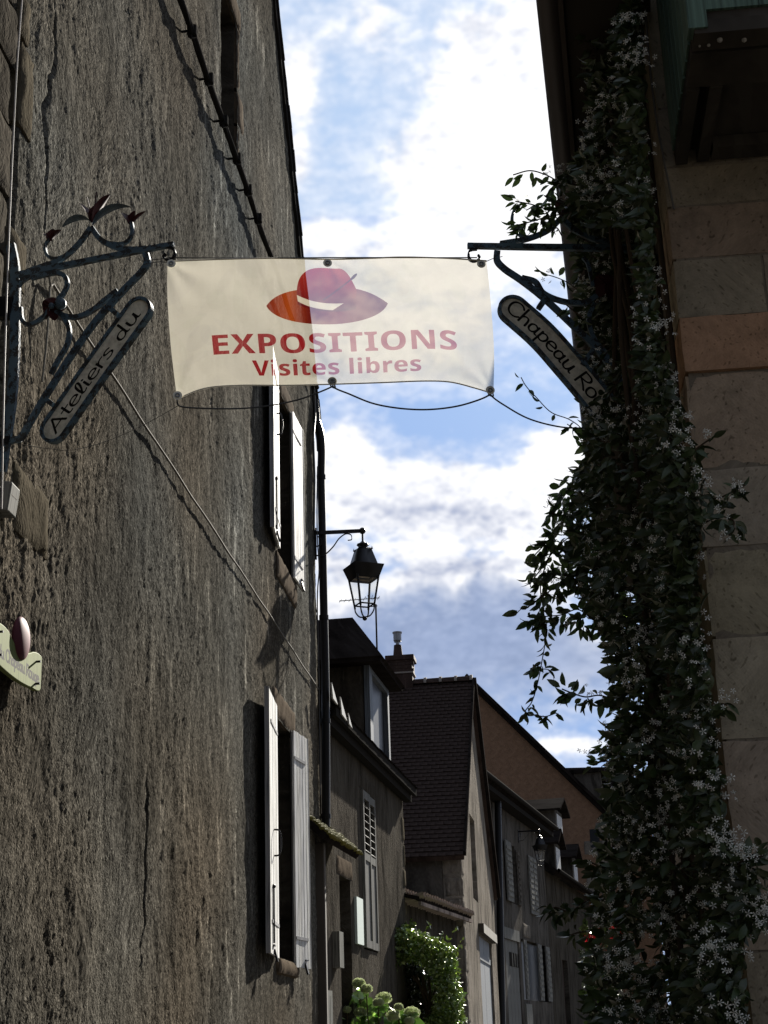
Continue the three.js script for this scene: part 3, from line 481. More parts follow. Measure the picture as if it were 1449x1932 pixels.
const left = bracket('sign_bracket', 'blue-grey wrought iron bracket with iron flowers holding a sign reading Ateliers du', LB, LT, false, (t, Q, S, nrm, d) => {
  part(t, 'post', S([[20, 462], [28, 505], [29, 600], [27, 690], [20, 775], [12, 825], [3, 890]], 0.05, 0.02), mat.iron);
  part(t, 'wall_plate', [bar(Q(-8, 582), Q(24, 582), 0.05, 0.11), bar(Q(-10, 830), Q(20, 832), 0.03, 0.04)], mat.blackIron);
  const arm = part(t, 'arm', S([[30, 520], [130, 499.5], [230, 479.5], [328, 461]], 0.032, 0.022, 0.25), mat.iron);
  part(arm, 'hook', S([[314, 466], [328, 471], [330, 480], [325, 489], [315, 491], [309, 485], [313, 479]], 0.012, 0.016, 0.3), mat.blackIron);
  part(t, 'gusset', S([[28, 560], [32, 545], [42, 530], [62, 519]], 0.024, 0.018), mat.iron);
  part(t, 'strut', [S([[275, 478], [278, 496], [268, 512], [236, 545], [174, 615], [87, 746], [38, 830]], 0.031, 0.02, 0, 10), S([[40, 828], [16, 832]], 0.03, 0.02)], mat.iron);
  part(t, 'scroll', [S([[50, 513], [85, 501], [113, 491], [145, 464], [172, 429]], 0.024, 0.018)], mat.iron);
  part(t, 'scroll', [S([[140, 472], [118, 485], [100, 488], [88, 480], [86, 462], [94, 450]], 0.017, 0.016, 0.3)], mat.iron);
  part(t, 'scroll', [S([[172, 429], [190, 452], [220, 467], [246, 471], [276, 469]], 0.026, 0.018)], mat.iron);
  part(t, 'scroll', [S([[205, 459], [232, 460], [246, 449], [250, 430], [248, 418]], 0.018, 0.016, 0.2)], mat.iron);
  part(t, 'scroll', [S([[60, 525], [84, 519], [108, 515], [122, 521], [127, 535], [121, 552], [109, 566]], 0.022, 0.018)], mat.iron);
  part(t, 'scroll', [S([[39, 580], [42, 604], [54, 613], [70, 607], [86, 594], [94, 584]], 0.02, 0.018)], mat.iron);
  part(t, 'scroll', [S([[106, 586], [122, 596], [146, 598], [174, 586], [200, 565], [222, 548]], 0.025, 0.018)], mat.iron);
  part(t, 'scroll', [S([[110, 588], [126, 606], [131, 628], [126, 652], [112, 676], [96, 706]], 0.022, 0.018)], mat.iron);
  flowerAt(t, Q, nrm, 'flower', 175, 420, [[0.35, 0.17, 0.075, 0.5, 2.9], [-0.38, 0.17, 0.09, 0.35, 0.2], [0.02, 0.12, 0.06, 0.4, 1.4]], 1, rustLeaf);
  flowerAt(t, Q, nrm, 'iron_leaf', 175, 424, [[0.5, 0.2, 0.06, 1.9, Math.PI], [-0.55, 0.24, 0.062, 1.5, 0]], 1, ironLeaf);
  part(t, 'stamen', [S([[172, 404], [164, 372]], 0.005, 0.005), S([[178, 400], [182, 362]], 0.005, 0.005)], mat.rust);
  flowerAt(t, Q, nrm, 'bud', 247, 424, [[0.35, 0.1, 0.06, 0.5, 2.6], [-0.6, 0.1, 0.035, 0.6, 0.1], [-0.05, 0.085, 0.06, 0.3, 1.2]], 1, rustLeaf);
  flowerAt(t, Q, nrm, 'bud', 95, 455, [[0.4, 0.08, 0.06, 0.6, 2.8], [-0.5, 0.08, 0.06, 0.6, 0.2], [0, 0.08, 0.055, 0.4, 1.5]], 1, rustLeaf);
  flowerAt(t, Q, nrm, 'rosette', 97, 578, [0, 1, 2, 3, 4, 5].map((k) => [k * 1.05 + 0.3, 0.075, 0.06, 0.7, k % 2 ? 1.1 : 1.9]), 1, rustLeaf);
  part(t, 'knob', [sph(Q(114, 573, 0.02), 0.03), sph(Q(97, 577, 0.03), 0.016)], mat.iron);
  part(t, 'lug', [bar(Q(208, 582), Q(222, 594), 0.024, 0.03, nrm), bar(Q(82, 750), Q(100, 764), 0.024, 0.03, nrm)], mat.iron);
  signBoard(t, Q, nrm, [[103, 810], [180, 700], [262, 587]], 0.062, 'Ateliers du', 0.6, 0.06);
});
const right = bracket('sign_bracket', 'blue-grey wrought iron bracket in the jasmine, its curved sign half covered by blossom', RB, RT, true, (t, Q, S, nrm, d) => {
  part(t, 'post', S([[1222, 440], [1226, 470], [1228, 565], [1227, 646], [1236, 747], [1250, 830]], 0.05, 0.02), mat.iron);
  part(t, 'wall_plate', [bar(Q(1228, 500), Q(1262, 500), 0.05, 0.1), bar(Q(1236, 740), Q(1268, 741), 0.05, 0.1)], mat.blackIron);
  const arm = part(t, 'arm', S([[1226, 469], [1100, 467.5], [990, 466], [882, 464]], 0.036, 0.022, 0.25), mat.iron);
  part(arm, 'hook', S([[900, 470], [888, 472], [884, 482], [888, 491], [897, 493], [905, 487], [902, 481]], 0.012, 0.016, 0.3), mat.blackIron);
  part(t, 'gusset', S([[1172, 471], [1200, 476], [1216, 492], [1222, 520]], 0.026, 0.018), mat.iron);
  part(t, 'strut', S([[938, 474], [938, 492], [950, 506], [982, 528], [1023, 560], [1088, 621], [1136, 670], [1180, 730]], 0.031, 0.02), mat.iron);
  part(t, 'scroll', S([[944, 460], [994, 451], [1035, 434], [1059, 411]], 0.026, 0.018), mat.iron);
  part(t, 'scroll', S([[1000, 449], [982, 444], [969, 430], [966, 412], [970, 398], [980, 392]], 0.018, 0.016, 0.3), mat.iron);
  part(t, 'scroll', S([[1059, 411], [1084, 434], [1120, 451], [1172, 462]], 0.026, 0.018), mat.iron);
  part(t, 'scroll', S([[984, 524], [1010, 532], [1025, 553], [1063, 569], [1104, 571], [1126, 558]], 0.026, 0.018), mat.iron);
  part(t, 'scroll', S([[1122, 572], [1111, 600], [1120, 638], [1155, 680]], 0.022, 0.018), mat.iron);
  part(t, 'scroll', S([[1100, 486], [1108, 496], [1115, 522], [1118, 540]], 0.018, 0.016), mat.iron);
  flowerAt(t, Q, nrm, 'flower', 1060, 408, [[0.35, 0.15, 0.075, 0.5, 2.9], [-0.38, 0.15, 0.09, 0.35, 0.2], [0.02, 0.12, 0.06, 0.4, 1.4]], 1, rustLeaf);
  flowerAt(t, Q, nrm, 'rosette', 1145, 535, [0, 1, 2, 3, 4, 5].map((k) => [k * 1.05 + 0.3, 0.085, 0.065, 0.7, k % 2 ? 1.1 : 1.9]), 1, rustLeaf);
  part(t, 'lug', [bar(Q(1030, 562), Q(1016, 582), 0.026, 0.03, nrm), bar(Q(1118, 662), Q(1098, 690), 0.024, 0.03, nrm)], mat.iron);
  signBoard(t, Q, nrm, [[968, 585], [1022, 633], [1071, 688], [1120, 746], [1166, 806]], 0.066, 'Chapeau Rouge', 0.62, 0.04);
});
// the banner hangs in the upright plane through the two arm tips
const bd = RT.clone().sub(LT).setY(0).normalize(), bn = V(-bd.z, 0, bd.x); if (bn.z < 0) bn.negate();
const BQ = (px, py, o = 0) => { const r = ray(px, py), q = LT.clone().addScaledVector(bn, o).sub(EYE).dot(bn) / r.dot(bn); return r.multiplyScalar(q).add(EYE); };
{
  const t = thing('banner', 'translucent cream banner printed with a red hat and the word Expositions, strung across the street', 'banner', BQ(620, 488));
  const curve = (a) => new THREE.SplineCurve(a.map(([x, y]) => new THREE.Vector2(x, y)));
  const top = curve([[316, 493], [420, 489], [520, 487], [620, 489], [700, 487], [760, 485], [840, 487], [918, 492]]), bot = curve([[334, 753], [385, 733], [450, 727], [540, 727], [628, 725], [720, 722], [800, 719], [850, 721], [895, 732], [931, 743]]), lf = curve([[316, 493], [316, 560], [322, 650], [334, 753]]), rt = curve([[918, 492], [925, 560], [932, 660], [931, 743]]);
  const NX = 90, NY = 40, rows = [];
  for (let j = 0; j <= NY; j++) { const v = j / NY, row = []; for (let i = 0; i <= NX; i++) {
    const u = i / NX, T = top.getPointAt(u), B = bot.getPointAt(u), L = lf.getPointAt(v), Rr = rt.getPointAt(v), c = (a, k) => a[k];
    const f = (k) => (1 - v) * T[k] + v * B[k] + (1 - u) * L[k] + u * Rr[k] - ((1 - u) * (1 - v) * 316 * (k === 'x') + (1 - u) * (1 - v) * 493 * (k === 'y') + u * (1 - v) * (k === 'x' ? 918 : 492) + (1 - u) * v * (k === 'x' ? 334 : 753) + u * v * (k === 'x' ? 931 : 743));
    row.push(BQ(f('x'), f('y'), -0.035 * Math.sin(Math.PI * u) * Math.sin(Math.PI * Math.min(1, v * 1.05)) + 0.012 * Math.sin(u * 9 + v * 4) + 0.01 * Math.exp(-(((u - 0.17 - v * 0.4) / 0.06) ** 2)) * (1 - v) + [[0, 0], [0.5, 0], [1, 0], [0, 1], [0.5, 1], [1, 1]].reduce((a, [eu, ev]) => { const x = (u - eu) * 2.6, y = v - ev, r2 = Math.hypot(x, y); return a + 0.009 * Math.sin(Math.atan2(y, x) * 9 + eu * 3) * Math.exp(-r2 * 3.2) * Math.min(1, r2 * 6); }, 0)));
  } rows.push(row); }
  const g = quadStrip(rows), uv = g.attributes.uv; for (let i = 0; i < uv.count; i++) uv.setY(i, 1 - uv.getY(i));
  const W = 2048, H = 820, tx = canvasTex(W, H, (x) => {
    const X = (px) => (px - 316) / 614 * W, Y = (py) => (py - 488) / 240 * H;
    x.fillStyle = '#efebdf'; x.fillRect(0, 0, W, H);
    for (let i = 0; i < 260; i++) { x.fillStyle = `rgba(120,108,84,${rr(0.006, 0.03)})`; x.beginPath(); x.ellipse(rr(0, W), rr(0, H), rr(20, 200), rr(10, 90), rr(0, 3), 0, TAU); x.fill(); }
    // printed hat: brim, crown, white band, feather
    const brim = () => { x.beginPath(); x.moveTo(X(503), Y(578)); x.bezierCurveTo(X(520), Y(556), X(545), Y(548), X(600), Y(543)); x.bezierCurveTo(X(650), Y(540), X(690), Y(540), X(733), Y(576)); x.bezierCurveTo(X(720), Y(605), X(660), Y(613), X(618), Y(613)); x.bezierCurveTo(X(560), Y(613), X(515), Y(603), X(503), Y(578)); x.closePath(); };
    let gr = x.createLinearGradient(X(503), 0, X(733), 0); gr.addColorStop(0, '#8e2a10'); gr.addColorStop(0.2, '#c4551c'); gr.addColorStop(0.35, '#7d1f16'); gr.addColorStop(0.6, '#8b2026'); gr.addColorStop(1, '#6b1a28'); x.fillStyle = gr; brim(); x.fill();
    gr = x.createLinearGradient(0, Y(505), 0, Y(585)); gr.addColorStop(0, '#b5372c'); gr.addColorStop(0.5, '#9c2622'); gr.addColorStop(1, '#6f1618'); x.fillStyle = gr;
    x.beginPath(); x.moveTo(X(563), Y(575)); x.bezierCurveTo(X(560), Y(540), X(566), Y(520), X(585), Y(510)); x.bezierCurveTo(X(605), Y(500), X(630), Y(508), X(645), Y(506)); x.bezierCurveTo(X(662), Y(508), X(670), Y(535), X(676), Y(548)); x.lineTo(X(672), Y(585)); x.bezierCurveTo(X(640), Y(592), X(590), Y(590), X(563), Y(575)); x.fill();
    x.fillStyle = '#efe6d2'; x.beginPath(); x.moveTo(X(562), Y(557)); x.bezierCurveTo(X(590), Y(572), X(620), Y(574), X(650), Y(573)); x.lineTo(X(628), Y(586)); x.bezierCurveTo(X(605), Y(585), X(580), Y(580), X(563), Y(569)); x.fill();
    x.strokeStyle = '#5d2a2a'; x.lineWidth = 7; x.lineCap = 'round'; x.beginPath(); x.moveTo(X(612), Y(566)); x.quadraticCurveTo(X(645), Y(545), X(676), Y(520)); x.stroke();
    x.fillStyle = '#5d2a2a'; x.beginPath(); x.ellipse(X(672), Y(523), 30, 9, -0.75, 0, TAU); x.fill();
    const fit = (s, x0, x1, y, px, wt) => { x.save(); x.font = `bold ${px}px sans-serif`; const w = x.measureText(s).width; x.translate(X(x0), Y(y)); x.scale((X(x1) - X(x0)) / w, 1); x.rotate(-0.008); x.fillText(s, 0, 0); x.restore(); };
    x.fillStyle = '#a8262a'; fit('EXPOSITIONS', 390, 861, 668, 176); fit('Visites libres', 468, 791, 710, 138);
    for (let i = 0; i < W; i += 3) { x.fillStyle = `rgba(120,110,90,${0.03 + 0.03 * R()})`; x.fillRect(i, 0, 1, H); } for (let j = 0; j < H; j += 3) { x.fillStyle = `rgba(120,110,90,${0.03 + 0.03 * R()})`; x.fillRect(0, j, W, 1); }
  });
  part(t, 'cloth', g, P([0.34, 0.338, 0.326], { map: tx, roughness: 1, transmission: 0.5, opacity: 0.67, transparent: true, side: THREE.DoubleSide, specularIntensity: 0.2 }));
  part(t, 'hem', [tube(rows[0], 0.004, 90, 5), tube(rows[NY], 0.0035, 90, 5)], M([0.62, 0.58, 0.48], { roughness: 1 }));
  for (const [px, py] of [[323, 497], [618, 496], [908, 498], [335, 746], [627, 719], [925, 736]]) {
    const c = BQ(px, py, 0.008);
    const e = part(t, 'eyelet_patch', new THREE.CircleGeometry(0.022, 20).applyMatrix4(new THREE.Matrix4().makeBasis(bd, UPV, bn).setPosition(c)), M([0.75, 0.72, 0.62], { side: THREE.DoubleSide }));
    part(e, 'eyelet', new THREE.TorusGeometry(0.009, 0.0035, 6, 16).applyMatrix4(new THREE.Matrix4().makeBasis(bd, UPV, bn).setPosition(c.clone().addScaledVector(bn, 0.004))), mat.zinc);
  }
}
const sag = (pts, r, n = 60) => tube(pts.map(([x, y]) => BQ(x, y, 0.0)), r, n, 5);
alone('taut_string', 'thin cord stretched between the iron hooks along the banner top', 'cord', [sag([[318, 486], [470, 487], [620, 486], [770, 486], [900, 486]], 0.0032), sag([[270, 500], [300, 494], [323, 497]], 0.002), sag([[270, 492], [300, 489], [316, 487]], 0.002), sag([[908, 498], [930, 488], [948, 484]], 0.002)], mat.wire, BQ(620, 486));
alone('looped_string', 'dark cord looping below the banner between its lower eyelets and the jasmine', 'cord', [sag([[335, 746], [335, 762], [338, 766], [400, 771], [480, 769], [560, 755], [610, 737], [628, 729]], 0.0042), sag([[628, 720], [628, 729], [660, 744], [710, 763], [790, 773], [860, 767], [910, 752], [926, 744]], 0.0045), sag([[925, 735], [926, 745], [960, 770], [1000, 791], [1060, 806], [1110, 808]], 0.0042), sag([[627, 718], [624, 728], [632, 732], [630, 722]], 0.004), sag([[924, 735], [922, 744], [930, 748], [929, 738]], 0.004)], mat.wire, BQ(628, 729));
alone('stray_thread', 'hair-thin thread sagging from the banner corner to the left bracket foot', 'thread', [tube([BQ(335, 766), BQ(300, 786), BQ(250, 812), BQ(190, 836), LP.at(140, 848, 0.5), LP.at(90, 846, 0.3), LP.at(40, 838, 0.05)], 0.0018, 60, 4)], mat.cable, BQ(335, 766));

// ------------------------------------------------------------------ street lamp and downpipe at the far corner of the rendered house
function lantern(name, label, hang, arm0, k, turn, group) {   // hang: top of the lantern; arm0: where the arm meets the wall; k: scale
  const t = thing(name, label, 'street lamp', hang.clone(), turn, group), I = mat.blackIron;
  const L = (x, y, z) => V(x * k, y * k, z * k).applyAxisAngle(UPV, turn).add(hang);
  const fr = (w0, y0, w1, y1) => { const g = new THREE.CylinderGeometry(w1 * Math.SQRT2 / 2 * k, w0 * Math.SQRT2 / 2 * k, (y1 - y0) * k, 4, 1, true).rotateY(Math.PI / 4 + turn); return g.translate(hang.x, hang.y + (y0 + y1) / 2 * k, hang.z); };
  const dir = hang.clone().sub(arm0).setY(0), l = dir.length(); dir.normalize();
  const A = (u, y) => arm0.clone().addScaledVector(dir, u * l).setY(hang.y + y * k), nr = dir.clone().cross(UPV);
  const arm = part(t, 'arm', [bar(A(0, 0.085), A(1, 0.085), 0.035 * k, 0.05 * k), sph(A(1, 0.085), 0.05 * k), bar(A(0.005, -0.32), A(0.005, 0.16), 0.05 * k, 0.02, nr)], I);
  part(arm, 'scroll', [strap([A(0.04, -0.26), A(0.2, -0.25), A(0.38, -0.14), A(0.52, -0.01), A(0.66, 0.05), A(0.76, 0.03), A(0.77, -0.04), A(0.69, -0.05)], nr, 0.018 * k, 0.016, 0.4)], I); part(arm, 'scroll', [strap([A(0.06, 0.03), A(0.13, 0.0), A(0.12, -0.1), A(0.04, -0.12)], nr, 0.016 * k, 0.016)], I);
  const B = part(t, 'hood', [rod(L(0, 0.05, 0), L(0, -0.1, 0), 0.014 * k), new THREE.LatheGeometry([[0.02, 0], [0.05, -0.03], [0.085, -0.045], [0.09, -0.06], [0.06, -0.085], [0.055, -0.11], [0.1, -0.14]].map(([r, y]) => new THREE.Vector2(r * k, y * k)), 20).translate(hang.x, hang.y - 0.075 * k, hang.z), fr(0.34, -0.48, 0.19, -0.2), fr(0.2, -0.2, 0.16, -0.18)], Object.assign(I.clone(), { side: THREE.DoubleSide }));
  part(B, 'skirt', [fr(0.33, -0.66, 0.46, -0.46), fr(0.3, -0.655, 0.44, -0.46)], Object.assign(I.clone(), { side: THREE.DoubleSide }));
  part(B, 'finial', [-1, 1].flatMap((a) => [-1, 1].map((b) => new THREE.ConeGeometry(0.016 * k, 0.05 * k, 6).translate(...L(a * 0.1, -0.185, b * 0.1).toArray()))), I);
  const c0 = 0.165, c1 = 0.105, y0 = -0.62, y1 = -1.06, cage = [];
  for (const [a, b] of [[1, 1], [1, -1], [-1, -1], [-1, 1]]) cage.push(rod(L(a * c0, y0, b * c0), L(a * c1, y1, b * c1), 0.016 * k, 6), new THREE.ConeGeometry(0.018 * k, 0.06 * k, 6).rotateX(Math.PI).translate(...L(a * c1, y1 - 0.03, b * c1).toArray()), tube([L(a * c1, y1, b * c1), L(a * 0.1, -1.12, b * 0.1), L(a * 0.055, -1.2, b * 0.055), L(0, -1.21, 0)], 0.011 * k, 14, 6));
  for (let q = 0; q < 4; q++) { const e = [[1, 1], [1, -1], [-1, -1], [-1, 1]], a = e[q], b = e[(q + 1) % 4]; cage.push(rod(L(a[0] * c1, y1 + 0.03, a[1] * c1), L(b[0] * c1, y1 + 0.03, b[1] * c1), 0.012 * k, 6)); }
  cage.push(sph(L(0, -1.23, 0), 0.034 * k));
  part(t, 'cage', cage, I);
  const pane = P([0.96, 0.97, 0.97], { transmission: 1, roughness: 0.03, thickness: 0 });
  for (let q = 0; q < 4; q++) { const e = [[1, 1], [1, -1], [-1, -1], [-1, 1]], a = e[q], b = e[(q + 1) % 4]; part(t, 'pane', quadStrip([[L(a[0] * c0 * 0.97, y0 - 0.03, a[1] * c0 * 0.97), L(b[0] * c0 * 0.97, y0 - 0.03, b[1] * c0 * 0.97)], [L(a[0] * c1 * 0.97, y1 + 0.03, a[1] * c1 * 0.97), L(b[0] * c1 * 0.97, y1 + 0.03, b[1] * c1 * 0.97)]]), pane); }
  part(t, 'reflector', [fr(0.3, -0.63, 0.3, -0.6), boxAt(L(0, -0.58, 0), 0.26 * k, 0.01, 0.26 * k, turn)], M([0.32, 0.27, 0.22], { roughness: 0.5 }));
  return t;
}
{
  const hang = LP.at(684, 1012, 0.6), st = LP.st(hang);
  lantern('street_lamp', 'black four-sided street lantern hanging from a scrolled arm against the sky', hang, LP.pt(Math.min(st.t, 18.1), hang.y, 0.0), 0.86, 0.42, 'wall lanterns along the street');
}
{
  const off = 0.13, P1 = (x, y, o = off) => { const p = LP.at(x, y, o), s = LP.st(p); return LP.pt(18.2, s.h, o + (s.t - 18.2) * 0); }, t = thing('downpipe', 'black downpipe with a swan neck at the far corner of the rendered house', 'downpipe', LP.pt(18.2, 0.3, off), -LP.az);
  const pp = (x, y) => at(x, y, 18.35);
  part(t, 'pipe', [tube([pp(600, 806), pp(606, 835), pp(606, 900), pp(608, 1000), pp(611, 1150), pp(614, 1300), pp(615, 1450), pp(615, 1560)], 0.05, 60, 12), tube([pp(594, 790), pp(598, 800), pp(604, 822), pp(606, 850)], 0.058, 16, 12)], mat.black);
  part(t, 'collar', [[606, 900], [611, 1165], [614, 1360], [615, 1540]].map(([x, y]) => new THREE.CylinderGeometry(0.06, 0.06, 0.05, 14).translate(...pp(x, y).toArray())), mat.black);
  part(t, 'foot_cover', [boxAt(at(602, 1590, 17.95).setY((at(602, 1590, 17.95).y + 0.3) / 2), 0.13, at(602, 1590, 17.95).y - 0.3, 0.12, -LP.az, 0.02)], M([0.07, 0.062, 0.055]));
  part(t, 'gutter', [tube([pp(598, 800), pp(596, 770), pp(594, 755)], 0.045, 10, 10)], mat.black);
  alone('lamp_cable', 'thin wire dropping beside the black downpipe on the house corner', 'wire', [tube([[599, 880], [598, 960], [599, 1020], [602, 1075], [599, 1120], [602, 1300], [604, 1500]].map(([x, y]) => at(x, y, 18.2)), 0.008, 50, 5), tube([[592, 735], [594, 780], [591, 830], [593, 900], [592, 1000]].map(([x, y]) => LP.at(x, y, 0.05)), 0.016, 40, 5)], mat.wire, at(599, 1020, 18.2));
}
// ------------------------------------------------------------------ second house on the left: dormer, louvred shutters, tiled door hood
const H2 = new Plane(-0.875, -18.67, 8.8, 1);
const H2E = 5.5, H2L = 6.68;
function body(t, pl, t0, t1, h, depth, m) { part(t, 'rear_wall', [pbox(pl, t0, t1, 0, h, -depth, -depth + 0.2), pbox(pl, t1 - 0.2, t1 - 0.002, 0, h, -depth, -0.31), pbox(pl, t0 + 0.002, t0 + 0.2, 0, h, -depth, -0.31)], m); }
function tileCourses(t, name, a, b, c, d, n, m, lip = 0.02, joints = 0) {   // roof slope a-b (eave) to d-c (top), built as overlapping courses
  const gs = []; const nn = b.clone().sub(a).cross(d.clone().sub(a)).normalize(), q = rng(n);
  for (let k = 0; k < n; k++) { const f0 = k / n, f1 = (k + 1.25) / n, A = a.clone().lerp(d, f0).addScaledVector(nn, lip), B = b.clone().lerp(c, f0).addScaledVector(nn, lip), C = b.clone().lerp(c, Math.min(1, f1)), D = a.clone().lerp(d, Math.min(1, f1));
    if (!joints) gs.push(slab([A, B, C, D], 0.014));
    else for (let j = 0; j < joints; j++) { const g0 = (j + (k % 2) * 0.5) / joints, g1 = Math.min(1, g0 + 0.94 / joints); if (g0 >= 1) continue; const w = q() * 0.012; gs.push(slab([A.clone().lerp(B, g0).addScaledVector(nn, w), A.clone().lerp(B, g1).addScaledVector(nn, w * q()), D.clone().lerp(C, g1), D.clone().lerp(C, g0)], 0.014)); } }
  return stuff(part(t, name, gs, m));
}
{
  const t = thing('grey_house', 'grey rendered house with a hipped dormer and louvred shutters, next past the downpipe', 'house', H2.pt(3.3, 0, 0), -H2.az);
  const door = H2.rect(643, 664, 1652, 1960), win = H2.rect(683, 709, 1491, 1789);
  door.h0 = 0.45; door.t0 = H2.hit(643, 1800).t;
  part(t, 'wall', wallShape(H2, [[0.0, 0], [H2L, 0], [H2L, H2E], [0.0, H2E]], [[door.t0, door.t1, door.h0, door.h1], [win.t0, win.t1, win.h0, win.h1]], 0.3), mat.farRender);
  body(t, H2, 0, H2L, H2E, 6, mat.renderFlat);
  const E = (s, o, dh = 0) => H2.pt(s, H2E + dh, o);
  const roof = part(t, 'roof', slab([E(-0.1, 0.2, 0), E(H2L + 0.12, 0.2, 0), H2.pt(H2L + 0.12, H2E + 3.6, -3.1), H2.pt(-0.1, H2E + 3.6, -3.1)], 0.12), mat.tileDark);
  part(roof, 'eave_board', [pbox(H2, 0, H2L + 0.1, H2E - 0.2, H2E - 0.02, 0.02, 0.14), pbox(H2, -0.05, H2L + 0.12, H2E - 0.1, H2E + 0.03, 0.16, 0.22)], mat.dark);
  tileCourses(roof, 'roof_tiles', E(-0.1, 0.22, 0), E(H2L + 0.14, 0.22, 0), H2.pt(H2L + 0.14, H2E + 3.6, -3.08), H2.pt(-0.1, H2E + 3.6, -3.08), 24, mat.tileDark, 0.03, 30);
  // dormer
  const a = H2.hit(693, 1300, 0.0).t, b = H2.hit(729, 1330, 0.0).t, dh = at(700, 1252, H2.at(700, 1300).distanceTo(EYE) * 0.97).y;
  const D = part(t, 'dormer', [pbox(H2, a, b, H2E - 0.15, dh, -2.6, -0.06)], mat.farRender, 'dark rendered dormer under a hipped roof');
  const m = (a + b) / 2, eo = 0.28, e = [H2.pt(a - 0.28, dh, eo), H2.pt(b + 0.18, dh, eo), H2.pt(b + 0.18, dh, -3), H2.pt(a - 0.28, dh, -3)], rt = dh + 0.92, r1 = H2.pt(m, rt, -0.35), r2 = H2.pt(m, rt, -3);
  part(D, 'dormer_roof', [slab([e[0], e[1], r1, r1.clone().addScaledVector(H2.d, -0.001)], 0.05), slab([e[3], e[0], r1, r2], 0.05), slab([e[1], e[2], r2, r1], 0.05), pbox(H2, a - 0.26, b + 0.16, dh - 0.07, dh - 0.01, -2.9, 0.24)], mat.tileDark);
  part(D, 'finial', new THREE.ConeGeometry(0.05, 0.22, 8).translate(...H2.pt(m, rt + 0.12, -0.95).toArray()), mat.slate);
  part(D, 'dormer_window', [pbox(H2, a + 0.02, b - 0.02, H2E + 0.05, dh - 0.05, -0.055, -0.03)], mat.glass);
  part(D, 'dormer_frame', [pbox(H2, a - 0.03, a + 0.22, H2E - 0.05, dh - 0.02, -0.04, 0.04), pbox(H2, b - 0.12, b + 0.02, H2E - 0.05, dh - 0.02, -0.04, 0.04), pbox(H2, a, b, H2E - 0.05, H2E + 0.08, -0.04, 0.05), pbox(H2, a, b, dh - 0.14, dh - 0.02, -0.04, 0.035)], mat.paleBlue);
  // added white triangles standing in for bright sunlit patches under the eave
  for (const [x, y, k] of [[621, 1318, 0.7], [638, 1348, 0.8], [652, 1366, 0.5]]) { const p = H2.hit(x, y, 0.2); part(t, 'sunlit_patch', wallShape(H2, [[p.t, p.h], [p.t + 0.42 * k, p.h - 0.02], [p.t - 0.1 * k, p.h + 0.26 * k]], [], 0.02, 0.25), mat.white); }
  // door hood with mossy tiles
  const h1 = H2.hit(620, 1545, 0.5), hh = 3.5; const HA = H2.hit(617, 1553, 0.3), HB = H2.hit(677, 1632, 0.3), ht0 = HA.t, ht1 = HB.t, hy = (HA.h + HB.h) / 2;
  const hd = part(t, 'door_hood', [slab([H2.pt(ht0, hy, 0.32), H2.pt(ht1, hy, 0.32), H2.pt(ht1, hy + 0.28, 0), H2.pt(ht0, hy + 0.28, 0)], 0.08)], mat.tileDark);
  const mg = [], q = rng(31); for (let i = 0; i < 260; i++) { const s = lerp(ht0, ht1, q()), o = 0.34 * Math.sqrt(q()), y = hy + 0.28 * (1 - o / 0.32) + 0.015; mg.push(new THREE.IcosahedronGeometry(0.02 + q() * 0.035, 0).scale(1, 0.7, 1).translate(...H2.pt(s, y, o).toArray())); }
  stuff(part(hd, 'moss', mg, mat.moss));
  const dr = part(t, 'door', pbox(H2, door.t0 - 0.02, door.t1 + 0.02, door.h0, door.h1, -0.29, -0.2), mat.dark);
  part(dr, 'lintel', stone(H2, door.t0 - 0.15, door.t1 + 0.15, door.h1 + 0.003, door.h1 + 0.24, -0.2, 0.012, 0.006, 0.01, 2), mat.lintel);
  part(dr, 'handle', sph(H2.pt(door.t0 + 0.1, door.h0 + 1, -0.16), 0.03), mat.zinc);
  const mb = H2.hit(646, 1790, 0.1); part(t, 'letter_box', [pbox(H2, mb.t - 0.12, mb.t + 0.14, mb.h - 0.22, mb.h + 0.2, -0.02, 0.09)], mat.paleGrey);
  const bl = H2.rect(669, 681, 1692, 1780); part(t, 'notice_panel', pbox(H2, bl.t0, bl.t1, bl.h0, bl.h1, -0.02, 0.035), M([0.4, 0.47, 0.45]));
  const mt = H2.rect(609, 622, 1868, 1990); const mbx = part(t, 'meter_cupboard', pbox(H2, mt.t0, mt.t1, mt.h0, mt.h1, -0.02, 0.04), mat.paleGrey); part(mbx, 'cupboard_door', [pbox(H2, mt.t0 + 0.05, (mt.t0 + mt.t1) / 2 - 0.01, mt.h0 + 0.05, mt.h1 - 0.06, 0.04, 0.05), pbox(H2, (mt.t0 + mt.t1) / 2 + 0.01, mt.t1 - 0.05, mt.h0 + 0.05, mt.h1 - 0.06, 0.04, 0.05)], mat.paleGrey);
  // louvred shutters, closed over the window
  part(t, 'window', pbox(H2, win.t0 - 0.02, win.t1 + 0.02, win.h0 - 0.02, win.h1 + 0.02, -0.29, -0.2), mat.glass);
  const mid = (win.t0 + win.t1) / 2;
